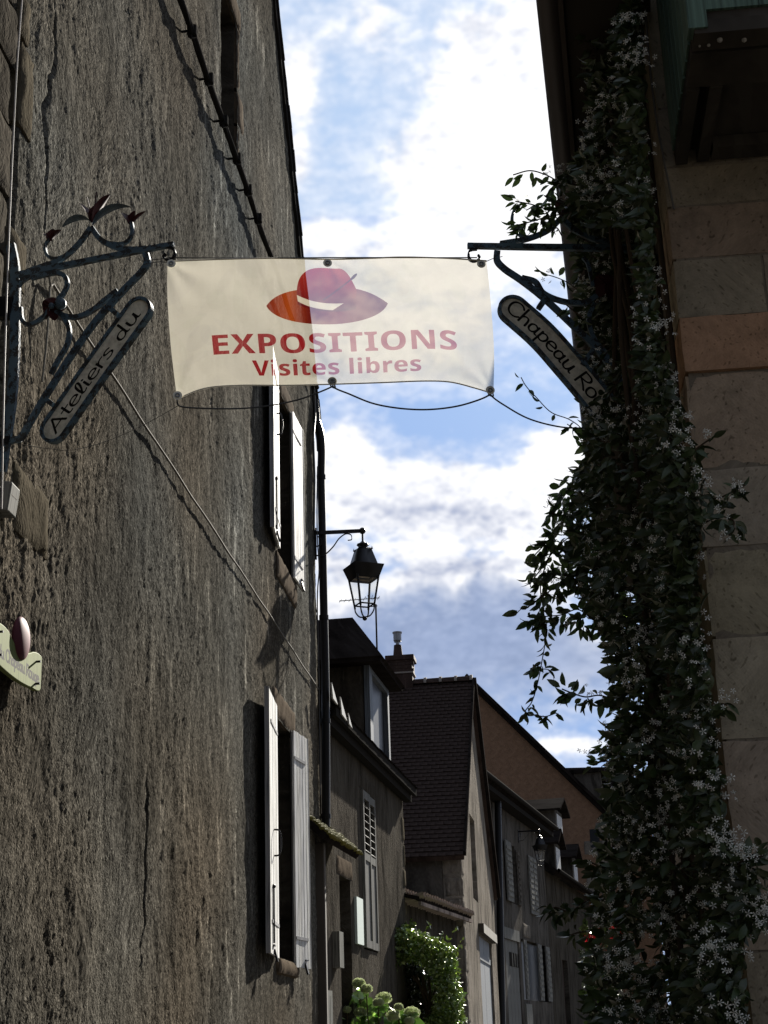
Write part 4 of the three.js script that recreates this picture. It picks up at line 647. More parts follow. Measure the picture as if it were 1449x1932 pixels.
  for (const [p0, p1, o] of [[win.t0 + 0.01, mid - 0.006, 0.02], [mid + 0.006, win.t1 - 0.01, 0.0]]) {
    const hm = lerp(win.h0, win.h1, 0.58), sh = part(t, 'shutter', [pbox(H2, p0, p0 + 0.07, win.h0 + 0.02, win.h1 - 0.01, o - 0.03, o + 0.02), pbox(H2, p1 - 0.07, p1, win.h0 + 0.02, win.h1 - 0.01, o - 0.03, o + 0.02), pbox(H2, p0 + 0.07, p1 - 0.07, win.h1 - 0.12, win.h1 - 0.01, o - 0.03, o + 0.018), pbox(H2, p0 + 0.07, p1 - 0.07, hm - 0.06, hm + 0.04, o - 0.03, o + 0.018), pbox(H2, p0 + 0.07, p1 - 0.07, win.h0 + 0.02, win.h0 + 0.12, o - 0.03, o + 0.018), pbox(H2, p0 + 0.06, p1 - 0.06, win.h0 + 0.1, hm - 0.05, o - 0.025, o + 0.004)], mat.shutterGrey);
    for (let y = hm + 0.08; y < win.h1 - 0.13; y += 0.1) part(sh, 'slat', bar(H2.pt(p0 + 0.06, y, o), H2.pt(p1 - 0.06, y, o), 0.055, 0.012, V(0, 1, 0).addScaledVector(H2.n, 0.9).normalize()), mat.shutterGrey);
  }
  part(t, 'lintel', stone(H2, win.t0 - 0.12, win.t1 + 0.12, win.h1 + 0.003, win.h1 + 0.22, -0.2, 0.014, 0.006, 0.01, 3), mat.farRender);
  // corner stones at the far end
  let h = 0.4, k = 0; while (h < H2E - 0.5) { const hh2 = 0.34 + (k % 3) * 0.05; part(t, 'quoin', stone(H2, H2L - (k % 2 ? 0.26 : 0.14), H2L + 0.012, h, h + hh2 - 0.012, -0.3, 0.014, 0.008, 0.02, k), mat.quoin); h += hh2; k++; }
}
{   // aerial on the grey house
  const D = 23, t = thing('roof_aerial', 'thin television aerial on a mast rising behind the hanging lantern', 'aerial', at(711, 1240, D));
  const a = at(709, 1140, D), b = at(712, 1250, D);
  part(t, 'mast', rod(b, a, 0.014), mat.blackIron);
  part(t, 'boom', [rod(at(640, 1134, D), at(716, 1128, D), 0.007, 6), rod(at(684, 1146, D), at(712, 1143, D), 0.009, 6)], mat.wire);
  const el = []; for (let i = 0; i < 9; i++) { const f = i / 8, p = at(lerp(642, 714, f), lerp(1134, 1128.2, f), D), l = 0.045 + 0.012 * f; el.push(rod(p.clone().add(V(-0.02, -l * 0.25, -l)), p.clone().add(V(0.02, l * 0.25, l)), 0.004, 4)); }
  for (let i = 0; i < 5; i++) { const p = at(692 + i * 3, 1131, D); el.push(rod(p, p.clone().add(V(-0.02 + 0.012 * i, 0.05 + 0.02 * (i % 2), 0)), 0.004, 4)); }
  part(t, 'element', el, mat.wire);
}
// ------------------------------------------------------------------ third house: big tiled roof facing us, pale gable towards the street
const H3 = new Plane(1.225, -29.47, 7.2, 1), H3E = 5.02, H3D = 8.95, H3R = at(880, 1283, 33.9).y;
{
  const t = thing('tiled_house', 'house with a large plain brown tiled roof and a tall pale gable wall', 'house', H3.pt(4.4, 0, 0), -H3.az);
  const slit = H3.rect(889, 902, 1540, 1690), dr = H3.rect(909, 932, 1766, 1990), mid = H3D / 2;
  slit.t1 = slit.t0 + 1.3; dr.h0 = 0.6;
  part(t, 'gable_wall', wallShape(H3, [[0, 0], [H3D, 0], [H3D, H3E], [mid, H3R - 0.12], [0, H3E]], [[slit.t0, slit.t1, slit.h0, slit.h1], [dr.t0, dr.t1, dr.h0, dr.h1]], 0.35), mat.paleRender);
  part(t, 'front_wall', pbox(H3, 0.003, 0.35, 0, H3E, -9, -0.36), mat.greyRender);
  part(t, 'window', pbox(H3, slit.t0 - 0.02, slit.t1 + 0.02, slit.h0 - 0.02, slit.h1 + 0.02, -0.34, -0.25), mat.glass);
  const d2 = part(t, 'door', [pbox(H3, dr.t0, (dr.t0 + dr.t1) / 2 - 0.02, dr.h0, dr.h1, -0.12, -0.05), pbox(H3, (dr.t0 + dr.t1) / 2 + 0.02, dr.t1, dr.h0, dr.h1, -0.12, -0.05)], mat.paleBlue, 'pale blue double door');
  part(d2, 'rail', [0.3, 0.86].map((f) => pbox(H3, dr.t0 + 0.02, dr.t1 - 0.02, lerp(dr.h0, dr.h1, f) - 0.06, lerp(dr.h0, dr.h1, f) + 0.06, -0.05, -0.03)), mat.paleBlue);
  part(t, 'door_hood', pbox(H3, dr.t0 - 0.1, dr.t1 + 0.3, dr.h1 + 0.01, dr.h1 + 0.2, -0.1, 0.12), mat.wood);
  const E = (o, s, h) => H3.pt(s, h, o), a = E(0.08, -0.22, H3E - 0.16), b = E(-10, -0.22, H3E - 0.16), c = E(-10, mid, H3R), d = E(0.08, mid, H3R);
  const roof = part(t, 'roof', [slab([b, a, d, c], 0.1), slab([E(0.08, H3D + 0.22, H3E - 0.16), E(-10, H3D + 0.22, H3E - 0.16), c, d], 0.1)], mat.tile);
  tileCourses(roof, 'roof_tiles', b, a, d, c, 46, mat.tile, 0.02, 60);
  part(roof, 'verge', [bar(E(0.1, -0.24, H3E - 0.13), E(0.1, mid, H3R + 0.02), 0.1, 0.05, H3.n), bar(E(0.1, H3D + 0.24, H3E - 0.13), E(0.1, mid, H3R + 0.02), 0.14, 0.12, H3.n)], mat.tileDark);
  for (let o = 0.05; o > -5.2; o -= 0.345) { part(roof, 'ridge_tile', new THREE.CylinderGeometry(0.12, 0.125, 0.335, 12, 1, false, 0, Math.PI).rotateZ(Math.PI / 2).rotateY(-H3.az).translate(...E(o - 0.16, mid, H3R - 0.02).toArray()), mat.tile); part(roof, 'ridge_mortar', new THREE.CylinderGeometry(0.148, 0.148, 0.06, 12, 1, false, 0, Math.PI).rotateZ(Math.PI / 2).rotateY(-H3.az).translate(...E(o, mid, H3R - 0.02).toArray()), mat.mortar); }
  // chimney
  const cb = H3.pt(mid, 0, 0), cc = at(757, 1268, 34.2), cw = 0.56, top = at(757, 1247, 34.2).y;
  const ch = part(t, 'chimney', [boxAt(V(cc.x, (H3R - 0.8 + top) / 2, cc.z), cw, top - H3R + 0.8, 0.5, -H3.az)], mat.brick, 'short brick chimney with a clay pot and metal cowl');
  for (let r = 0; r < 4; r++) for (let q = 0; q < 3; q++) part(ch, 'brick', boxAt(V(cc.x, top - 0.05 - r * 0.075, cc.z).add(V(0, 0, 0)).addScaledVector(H3.n, (q - 1) * 0.185 + (r % 2 ? 0.05 : -0.02)).addScaledVector(H3.d, -0.25), 0.17, 0.062, 0.02, -H3.az), mat.brick);
  part(ch, 'cap', [boxAt(V(cc.x, top + 0.02, cc.z), cw + 0.1, 0.12, 0.58, -H3.az, 0.02)], mat.brick);
  part(ch, 'flashing', [boxAt(V(cc.x, at(757, 1270, 34).y, cc.z), cw + 0.05, 0.035, 0.55, -H3.az)], mat.mortar);
  const pc = at(751, 1240, 34.2), pot = part(ch, 'chimney_pot', new THREE.CylinderGeometry(0.085, 0.12, 0.34, 12).translate(pc.x, top + 0.2, pc.z), mat.brick);
  part(ch, 'cowl', [new THREE.CylinderGeometry(0.095, 0.095, 0.17, 14).translate(pc.x, top + 0.56, pc.z), new THREE.CylinderGeometry(0.045, 0.045, 0.14, 10).translate(pc.x, top + 0.42, pc.z), new THREE.CylinderGeometry(0.115, 0.11, 0.03, 14).translate(pc.x, top + 0.66, pc.z), new THREE.CylinderGeometry(0.06, 0.085, 0.05, 10).translate(pc.x, top + 0.47, pc.z)], mat.zinc);
  let h = 0.6, k = 0; while (h < H3E - 0.4) { const q = 0.4 + (k % 2) * 0.08; part(t, 'quoin', stone(H3, -0.012, k % 2 ? 0.5 : 0.3, h, h + q - 0.015, -0.35, 0.014, 0.012, 0.02, k + 40), mat.paleRender); h += q; k++; }
}
// lean-to between the second and the third house
{
  const q = at(769, 1700, 25.6), PL = new Plane(q.x, q.z, 13.2, 1), L = 4.0, h0 = PL.hit(800, 1697, 0.25).h, t = thing('lean_to', 'low lean-to with a pale pantiled roof edge, behind the sunlit shrub', 'outbuilding', PL.pt(2, 0, 0), -PL.az);
  part(t, 'wall', wallShape(PL, [[-0.3, 0], [L, 0], [L, h0 - 0.02], [-0.3, h0 - 0.02]], [], 0.25), mat.farRender);
  const roof = part(t, 'roof', slab([PL.pt(-0.5, h0, 0.3), PL.pt(L, h0, 0.3), PL.pt(L, h0 + 0.75, -2.6), PL.pt(-0.5, h0 + 0.75, -2.6)], 0.06), mat.tileDark);
  part(roof, 'eave_board', [pbox(PL, -0.4, L, h0 - 0.13, h0 - 0.07, 0.26, 0.31)], mat.tilePale);
  const G = new THREE.CylinderGeometry(0.085, 0.075, 0.42, 8, 1, true, 0, Math.PI).rotateY(-Math.PI / 2).rotateX(Math.PI / 2 - 0.25);
  const mm = Object.assign(mat.tilePale.clone(), { side: THREE.DoubleSide });
  for (let i = 0; i < 22; i++) for (let r = 0; r < 2; r++) part(roof, 'tile', G.clone().rotateY(Math.PI / 2 - PL.az).rotateY(rr(-0.05, 0.05)).translate(...PL.pt(-0.4 + i * 0.2, h0 + 0.03 + r * 0.1 + rr(-0.008, 0.008), 0.16 - r * 0.36).toArray()), mm);
}
// ------------------------------------------------------------------ fourth house: long terrace
const H4 = new Plane(2.23 - 0.3, -38.9, 14.1, 1), H4E = 7.95;
const isLouvre = (t, pl, r, off, m) => { const sh = part(t, 'shutter', pbox(pl, r.t0, r.t1, r.h0, r.h1, off - 0.05, off), m); return sh; };
{
  const t = thing('grey_terrace', 'long grey terraced house with shuttered windows, beyond the pale gable', 'house', H4.pt(4, 0, 0), -H4.az);
  const L = H4.hit(1031, 1700).t, w1 = H4.rect(958, 973, 1590, 1700), w2 = H4.rect(986, 1036, 1772, 1886), dr = H4.rect(958, 984, 1772, 1990), w3 = H4.rect(997, 1011, 1615, 1722);
  dr.h0 = 0.7;
  part(t, 'wall', wallShape(H4, [[-1, 0], [L, 0], [L, H4E], [-1, H4E]], [w1, w2, dr].map((r) => [r.t0, r.t1, r.h0, r.h1]), 0.3), mat.greyRender);
  const E = (s, o, h) => H4.pt(s, h, o);
  const roof = part(t, 'roof', slab([E(-1, 0.4, H4E), E(L + 0.2, 0.4, H4E), E(L + 0.2, -4, H4E + 3.2), E(-1, -4, H4E + 3.2)], 0.16), mat.tileDark);
  part(roof, 'gutter', rod(E(-1, 0.46, H4E - 0.03), E(L + 0.2, 0.46, H4E - 0.03), 0.07), mat.dark);
  part(roof, 'soffit', pbox(H4, -1, L, H4E - 0.3, H4E - 0.17, 0.004, 0.36), mat.dark);
  for (const w of [w1, w2, dr]) part(t, 'window', pbox(H4, w.t0 - 0.02, w.t1 + 0.02, w.h0 - 0.02, w.h1 + 0.02, -0.28, -0.2), mat.glass);
  const lv = (a, b, h0, h1, o, m = mat.shutterGrey) => { const sh = part(t, 'shutter', [pbox(H4, a, b, h0, h1, o - 0.04, o)], m); for (let y = h0 + 0.12; y < h1 - 0.1; y += 0.16) part(sh, 'slat', pbox(H4, a + 0.08, b - 0.08, y, y + 0.09, o - 0.005, o + 0.02), m === mat.shutterGrey ? mat.paleGrey : m); };
  lv(w1.t0 - 0.55, w1.t0 + 0.35, w1.h0, w1.h1, 0.08); lv(w1.t1, w1.t1 + 0.5, w1.h0, w1.h1 - 0.1, 0.05, mat.greyRender); lv(w3.t0, (w3.t0 + w3.t1) / 2 - 0.01, w3.h0, w3.h1, 0.05); lv((w3.t0 + w3.t1) / 2 + 0.01, w3.t1, w3.h0, w3.h1, 0.05);
  const ws = (x0, x1) => { const a = H4.hit(x0, 1830).t, b = H4.hit(x1, 1830).t; lv(a, b, w2.h0 + 0.02, w2.h1 - 0.02, 0.06); }; ws(988, 993); ws(1014, 1021); ws(1029, 1036);
  const d = part(t, 'door', pbox(H4, dr.t0, dr.t1, dr.h0, dr.h1, -0.1, -0.03), mat.shutterGrey, 'pale grey door with a barred light'); const g = H4.rect(963, 980, 1796, 1822); part(d, 'door_light', pbox(H4, g.t0, g.t1, g.h0, g.h1, -0.03, -0.02), mat.dark); part(d, 'bar', [0.25, 0.5, 0.75].map((f) => pbox(H4, lerp(g.t0, g.t1, f) - 0.03, lerp(g.t0, g.t1, f) + 0.03, g.h0, g.h1, -0.02, 0)), mat.shutterGrey);
  const ls = H4.rect(986, 999, 1740, 1768); part(t, 'lintel', stone(H4, ls.t0, ls.t1, ls.h0, ls.h1, -0.1, 0.03, 0.01, 0.02, 3), mat.paleRender); part(t, 'door_surround', pbox(H4, dr.t0 - 0.15, dr.t1 + 0.1, dr.h1 + 0.004, dr.h1 + 0.3, -0.1, 0.03), mat.shutterGrey);
  const sg = H4.rect(992, 1003, 1894, 1990); part(t, 'notice_panel', pbox(H4, sg.t0, sg.t1, sg.h0, sg.h1, -0.02, 0.06), mat.paleGrey);
  const pp = (x, y) => H4.at(x, y, 0.16); part(t, 'downpipe', tube([pp(939, 1478), pp(939, 1500), pp(943, 1700), pp(949, 1990)], 0.09, 24, 8), mat.black);
  const dm = H4.rect(1014, 1040, 1535, 1560), dt = H4.hit(1052, 1600).t, dw = part(t, 'dormer', pbox(H4, dt - 0.8, dt + 0.8, H4E, H4E + 0.95, -2.2, 0.1), mat.greyRender);
  part(dw, 'dormer_roof', [slab([E(dt - 1.2, 0.35, H4E + 0.9), E(dt, 0.35, H4E + 1.4), E(dt, -3, H4E + 1.4), E(dt - 1.2, -3, H4E + 0.9)], 0.07), slab([E(dt, 0.35, H4E + 1.4), E(dt + 1.2, 0.35, H4E + 0.9), E(dt + 1.2, -3, H4E + 0.9), E(dt, -3, H4E + 1.4)], 0.07)], mat.tileDark);
  part(dw, 'dormer_window', pbox(H4, dt - 0.6, dt + 0.6, H4E + 0.12, H4E + 0.8, 0.1, 0.13), mat.white);
  // wall lantern
  const hang = H4.at(1017, 1571, 0.62), s = H4.st(hang); lantern('street_lamp', 'small black wall lantern far down the street on the grey terrace', hang, H4.pt(s.t, hang.y, 0), 0.78, 0.3, 'wall lanterns along the street');
}
{
  const t0 = H4.hit(1031, 1700).t, B = H4.pt(t0, 0, 0), PL = new Plane(B.x, B.z, 13.4, 1), L = 13, h = PL.hit(1036, 1630, 0.4).h, t = thing('brown_terrace', 'low brown terraced house with two small dormers past the grey terrace', 'house', PL.pt(5, 0, 0), -PL.az);
  const d1 = PL.rect(1066, 1076, 1812, 1990); d1.h0 = 0.8;
  part(t, 'wall', wallShape(PL, [[0, 0], [L, 0], [L, h], [0, h]], [[d1.t0, d1.t1, d1.h0, d1.h1]], 0.3), mat.farRender);
  part(t, 'door', pbox(PL, d1.t0, d1.t1, d1.h0, d1.h1, -0.28, -0.15), mat.brick);
  const roof = part(t, 'roof', slab([PL.pt(0, h, 0.4), PL.pt(L, h, 0.4), PL.pt(L, h + 2.8, -3.5), PL.pt(0, h + 2.8, -3.5)], 0.16), mat.tileDark);
  part(roof, 'gutter', rod(PL.pt(0, h - 0.03, 0.46), PL.pt(L, h - 0.03, 0.46), 0.06), mat.dark);
  for (const s of [2.6, 7.2]) { const dw = part(t, 'dormer', pbox(PL, s - 0.7, s + 0.7, h, h + 1.1, -2, 0.1), mat.farRender); part(dw, 'dormer_roof', [slab([PL.pt(s - 1, h + 1.05, 0.3), PL.pt(s, h + 1.6, 0.3), PL.pt(s, h + 1.6, -3), PL.pt(s - 1, h + 1.05, -3)], 0.07), slab([PL.pt(s, h + 1.6, 0.3), PL.pt(s + 1, h + 1.05, 0.3), PL.pt(s + 1, h + 1.05, -3), PL.pt(s, h + 1.6, -3)], 0.07)], mat.tileDark); part(dw, 'dormer_window', pbox(PL, s - 0.5, s + 0.5, h + 0.15, h + 0.95, 0.1, 0.13), mat.white); }
  const B2 = PL.pt(L + 0.05, 0, 0), P2 = new Plane(B2.x, B2.z, 11, 1), t2 = thing('far_house', 'dark low house at the far end of the row, glimpsed beside the jasmine', 'house', P2.pt(5, 0, 0), -P2.az);
  part(t2, 'wall', wallShape(P2, [[0, 0], [14, 0], [14, h - 0.7], [0, h - 0.7]], [[1.2, 2.2, 0.9, 3.4], [4, 5, 0.9, 3.4]], 0.3), mat.greyRender);
  part(t2, 'door', [pbox(P2, 1.2, 2.2, 0.9, 3.4, -0.28, -0.15), pbox(P2, 4, 5, 0.9, 3.4, -0.28, -0.15)], mat.brick);
  const r2 = part(t2, 'roof', slab([P2.pt(0, h - 0.7, 0.4), P2.pt(14, h - 0.7, 0.4), P2.pt(14, h + 2, -3.5), P2.pt(0, h + 2, -3.5)], 0.16), mat.tileDark);
  part(r2, 'gutter', rod(P2.pt(0, h - 0.73, 0.46), P2.pt(14, h - 0.73, 0.46), 0.06), mat.dark);
}
// ------------------------------------------------------------------ tall brown gable facing us and a roof behind it
{
  const D = 62, ap = at(880, 1281, D), e1 = at(1150, 1540, D), PL = new Plane(ap.x, ap.z, 95, 1), u = (p) => PL.st(p).t;
  const t = thing('brown_gable_house', 'tall house whose wide brown gable wall rises above the terrace roofs', 'house', PL.pt(2, 0, 0), 0);
  const R0 = u(e1), lx = -R0 * 1.05, sl = (ap.y - e1.y) / R0;
  part(t, 'gable_wall', wallShape(PL, [[lx, 0], [R0, 0], [R0, e1.y], [0, ap.y], [lx, e1.y]], [], 0.4), mat.brownRender);
  const roof = part(t, 'roof', [slab([PL.pt(0, ap.y + 0.12, 0.2), PL.pt(R0 + 0.5, e1.y - 0.5 * sl + 0.12, 0.2), PL.pt(R0 + 0.5, e1.y - 0.5 * sl + 0.12, -10), PL.pt(0, ap.y + 0.12, -10)], 0.2), slab([PL.pt(lx - 0.5, e1.y - 0.5 * sl + 0.12, 0.2), PL.pt(0, ap.y + 0.12, 0.2), PL.pt(0, ap.y + 0.12, -10), PL.pt(lx - 0.5, e1.y - 0.5 * sl + 0.12, -10)], 0.2)], mat.tileDark);
  part(roof, 'verge', bar(PL.pt(0, ap.y + 0.1, 0.24), PL.pt(R0 + 0.5, e1.y - 0.5 * sl + 0.1, 0.24), 0.12, 0.3, PL.n), mat.tileDark);
  let h = 2, k = 0; while (h < e1.y - 0.6) { const q = 0.6 + (k % 3) * 0.1; part(t, 'quoin', stone(PL, R0 - (k % 2 ? 1.1 : 0.6), R0 + 0.01, h, h + q - 0.03, -0.4, 0.02, 0.01, 0.02, k), mat.paleRender); h += q; k++; }
  const wn = [at(1112, 1565, D), at(1133, 1605, D)]; part(t, 'window', pbox(PL, u(wn[0]), u(wn[1]), wn[1].y, wn[0].y, -0.1, 0.02), mat.glass);
}
{
  const D = 74, a = at(1052, 1449, D), b = at(1190, 1446, D), c = at(1230, 1560, D - 5), d = at(1085, 1560, D - 5), t = thing('dark_roof_house', 'house with a steep dark roof and one pale dormer, furthest away behind the brown gable', 'house', V(a.x + 2, 0, a.z));
  const e0 = V(d.x, 0, d.z), e1 = V(c.x, 0, c.z);
  part(t, 'wall', bar(e0.clone().setY(d.y / 2), e1.clone().setY(d.y / 2), d.y, 0.4, V(0, 0, 1)), mat.brownRender);
  part(t, 'roof', slab([d, c, b, a], 0.2), mat.tileDark);
  const dp = at(1112, 1500, D - 5.5), dw = part(t, 'dormer', boxAt(dp, 1.15, 1.5, 3, -0.15), mat.greyRender); part(dw, 'dormer_roof', [boxAt(dp.clone().add(V(0, 0.8, 0)), 1.5, 0.14, 3.3, -0.15)], mat.tileDark);
}

// ------------------------------------------------------------------ stone house on the right with its oriel, gutter and downpipe
const EAVE = 6.0;
const stoneHouse = thing('stone_house', 'shaded dressed stone house with a green oriel, filling the right side', 'house', V(2.2, 0, -6.2), -RP.az);
{
  const t = stoneHouse;
  part(t, 'street_wall', wallShape(RP, [[0.06, 0], [9.4, 0], [9.4, EAVE - 0.05], [0.06, EAVE - 0.05]], [], 0.4, -0.004), M([0.2, 0.165, 0.13], { map: plasterMap, bumpMap: plasterBump, bumpScale: 0.01 }));
  part(t, 'rear_wall', [pbox(FP, 0.5, 6, 0, 8.5, -9.6, -9.3), pbox(FP, 5.7, 6, 0, 8, -9.3, -0.4)], mat.renderFlat);
  part(t, 'front_core', pbox(FP, 0.02, 6, 0, 8.6, -0.5, -0.007), M([0.25, 0.212, 0.165], { map: stoneMap, specularIntensity: 0.1, ior: 1.03 }));
  // front wall, course by course
  const ys = [200, 312, 388, 488, 600, 706, 886, 1036, 1205, 1400, 1600, 1800, 2050, 2400], q = rng(77), hs = ys.map((y) => FP.hit(1300, y).h);
  const tones = { 2: [0.19, 0.15, 0.12], 3: [0.2, 0.15, 0.105], 4: [0.24, 0.205, 0.165], 5: [0.36, 0.225, 0.14], 6: [0.25, 0.212, 0.155], 7: [0.24, 0.195, 0.14], 8: [0.23, 0.18, 0.128], 9: [0.25, 0.215, 0.163], 10: [0.24, 0.205, 0.158], 11: [0.23, 0.195, 0.15] };
  hs.unshift(EAVE + 2.4);
  for (let k = 0; k + 1 < hs.length; k++) {
    const cut = k === 4 ? [0, 0.372, 1.1, 1.9, 3] : k % 2 ? [0, 0.62, 1.3, 2.1, 3] : [0, 0.95, 1.7, 2.4, 3.2], c = tones[k] ?? [0.21, 0.17, 0.13];
    for (let i = 0; i + 1 < cut.length; i++) part(t, 'stone', stone(FP, cut[i] + 0.0015, cut[i + 1] - 0.0015, hs[k + 1] + 0.0015, hs[k] - 0.0015, -0.3, (k === 5 ? 0.022 : 0) + (q() - 0.5) * 0.006, k > 5 ? 0.006 : 0.004, 0.004, k * 9 + i), M(c.map((v, j) => lerp([0.25, 0.205, 0.15][j], v, k === 5 ? 1 : 0.35) * (k > 5 ? 1.5 : 1.28) * (1 + q() * 0.12)), { map: stoneMap, bumpMap: plasterBump, bumpScale: 0.003 }));
  }
  // street-side roof edge: soffit, rafters, gutter with swan neck
  const f = RP.hit(1140, 1085, 0.41).t, eT = 9.55, roofM = mat.tileDark;
  const roof = part(t, 'roof', [slab([RP.pt(eT, EAVE + 0.03, 0.4), RP.pt(-0.25, EAVE + 0.03, 0.4), RP.pt(-0.25, EAVE + 3.4, -3.4), RP.pt(eT, EAVE + 3.4, -3.4)], 0.1)], roofM);
  part(roof, 'soffit', pbox(RP, -0.22, eT - 0.02, EAVE - 0.09, EAVE - 0.062, -0.02, 0.36), M([0.035, 0.028, 0.022]));
  part(roof, 'fascia', pbox(RP, -0.2, eT, EAVE - 0.12, EAVE - 0.01, 0.362, 0.385), M([0.05, 0.04, 0.034]));
  const gut = part(roof, 'gutter', [new THREE.CylinderGeometry(0.055, 0.055, eT + 0.1, 14, 1, true, 0, Math.PI).rotateX(Math.PI / 2).rotateY(-RP.az).applyMatrix4(new THREE.Matrix4()), ].map((g) => g.rotateY(0)).map((g) => { g.computeBoundingBox(); return g; }).map(() => { const rows = []; for (let i = 0; i <= 1; i++) { const row = []; for (let k = 0; k <= 10; k++) { const a = Math.PI * k / 10; row.push(RP.pt(i ? eT : -0.25, EAVE - 0.02 - Math.sin(a) * 0.065, 0.42 + Math.cos(a) * 0.06)); } rows.push(row); } return quadStrip(rows); }), Object.assign(M([0.06, 0.05, 0.048], { roughness: 0.5, metalness: 0.3 }), { side: THREE.DoubleSide }));
  part(t, 'downpipe', [tube([RP.pt(eT - 0.12, EAVE - 0.06, 0.42), RP.pt(eT - 0.12, EAVE - 0.22, 0.42), RP.pt(eT - 0.12, EAVE - 0.36, 0.34), RP.pt(eT - 0.12, EAVE - 0.48, 0.18), RP.pt(eT - 0.12, EAVE - 0.64, 0.08), RP.pt(eT - 0.12, EAVE - 1.2, 0.07), RP.pt(eT - 0.12, 0.2, 0.07)], 0.045, 60, 10)], M([0.06, 0.05, 0.048], { roughness: 0.5 }));
  part(t, 'end_wall', pbox(RP, 9.1, 9.398, 0, EAVE, -5, -0.41), mat.renderFlat);
  // oriel: green boarded side, glazed front, dark panelled underside
  const B = 5.116, o1 = 0.93, x0 = 0.045, x1 = 2.6, or = part(t, 'oriel', [pbox(FP, x0 + 0.05, x1 - 0.05, B + 0.12, B + 2.6, 0.01, o1 - 0.08)], M([0.15, 0.11, 0.085], { map: plasterMap }), 'green timber oriel with panelled underside');
  for (let k = 0; k < 8; k++) { const a = 0.03 + k * (o1 - 0.06) / 8; part(or, 'side_board', pbox(FP, x0, x0 + 0.045, B + 0.05, B + 2.6, a + 0.008, a + (o1 - 0.06) / 8 - 0.008), mat.green); }
  part(or, 'corner_post', pbox(FP, x0 - 0.012, x0 + 0.06, B + 0.02, B + 2.6, o1 - 0.075, o1), mat.green);
  part(or, 'bottom_rail', pbox(FP, x0 + 0.06, x1, B + 0.1, B + 0.17, o1 - 0.07, o1 - 0.005), mat.green);
  for (let k = 1; k < 9; k++) part(or, 'mullion', pbox(FP, x0 + k * 0.125 + 0.02, x0 + k * 0.125 + 0.036, B + 0.17, B + 2.6, o1 - 0.07, o1 - 0.02), mat.green);
  part(or, 'front_panel', pbox(FP, x0 + 0.06, x1, B + 0.16, B + 2.5, o1 - 0.075, o1 - 0.05), M([0.4, 0.32, 0.27], { map: stoneMap, roughness: 0.7 }));
  part(or, 'underside', pbox(FP, x0 + 0.02, x1, B + 0.06, B + 0.1, 0.02, o1 - 0.02), mat.wood);
  part(or, 'underside_frame', [pbox(FP, x0 + 0.01, x1, B, B + 0.058, o1 - 0.12, o1 - 0.01), pbox(FP, x0 + 0.01, x1, B, B + 0.058, o1 - 0.36, o1 - 0.14), pbox(FP, x0 + 0.01, x0 + 0.06, B - 0.01, B + 0.05, 0.02, o1 - 0.362), pbox(FP, x0 + 0.1, x0 + 0.15, B - 0.004, B + 0.05, 0.02, o1 - 0.362), pbox(FP, x0 + 0.16, x1, B, B + 0.055, 0.02, 0.12)], mat.wood);
  for (const [x, y, r] of [[1358, 75, 0.011], [1404, 75, 0.01], [1320, 87, 0.005], [1337, 85, 0.007]]) { const p = atH(x, y, B - 0.003); part(or, 'bolt_head', sph(p, r, 10, 6), M([0.3, 0.28, 0.25])); }
  part(t, 'corner_wire', tube([FP.pt(0.0, 6, 0.02), FP.pt(-0.012, 5.6, 0.03), FP.pt(-0.004, 5.3, 0.02), FP.pt(0.008, 5.12, 0.03), FP.pt(0.03, 4.9, 0.01)], 0.005, 30, 5), mat.cable);
}

// ------------------------------------------------------------------ plants
function leafGeo(len, wid, fold = 0.25, bend = 0.4, n = 4) {   // pointed leaf along +y, folded on its midrib
  const rows = []; for (let j = 0; j <= n; j++) { const f = j / n, w = wid / 2 * Math.pow(Math.sin(Math.PI * Math.pow(f, 0.85)), 0.8) + 0.0005, z = -bend * f * f * len; rows.push([V(-w, f * len, z + w * fold), V(0, f * len, z), V(w, f * len, z + w * fold)]); }
  return quadStrip(rows);
}
function starGeo(r) {   // five-armed pinwheel blossom facing +z
  const pos = [], idx = [];
  for (let k = 0; k < 5; k++) { const a = k * TAU / 5, c = Math.cos, s = Math.sin, b = pos.length / 3; pos.push(0, 0, 0, c(a - 0.22) * r * 0.35, s(a - 0.22) * r * 0.35, 0.002, c(a - 0.16) * r, s(a - 0.16) * r, -r * 0.1, c(a + 0.24) * r * 0.92, s(a + 0.24) * r * 0.92, -r * 0.18, c(a + 0.3) * r * 0.35, s(a + 0.3) * r * 0.35, 0.001); idx.push(b, b + 1, b + 2, b, b + 2, b + 3, b, b + 3, b + 4); }
  const g = new THREE.BufferGeometry(); g.setAttribute('position', new THREE.Float32BufferAttribute(pos, 3)); g.setAttribute('uv', new THREE.Float32BufferAttribute(new Array(pos.length / 3 * 2).fill(0), 2)); g.setIndex(idx); g.computeVertexNormals(); return g;
}
const dirM = (p, d, roll, sc) => { const q = new THREE.Quaternion().setFromUnitVectors(UPV, d.clone().normalize()).multiply(new THREE.Quaternion().setFromAxisAngle(UPV, roll)); return new THREE.Matrix4().compose(p, q, V(sc, sc, sc)); };
const faceM = (p, d, roll, sc) => { const q = new THREE.Quaternion().setFromUnitVectors(V(0, 0, 1), d.clone().normalize()).multiply(new THREE.Quaternion().setFromAxisAngle(V(0, 0, 1), roll)); return new THREE.Matrix4().compose(p, q, V(sc, sc, sc)); };
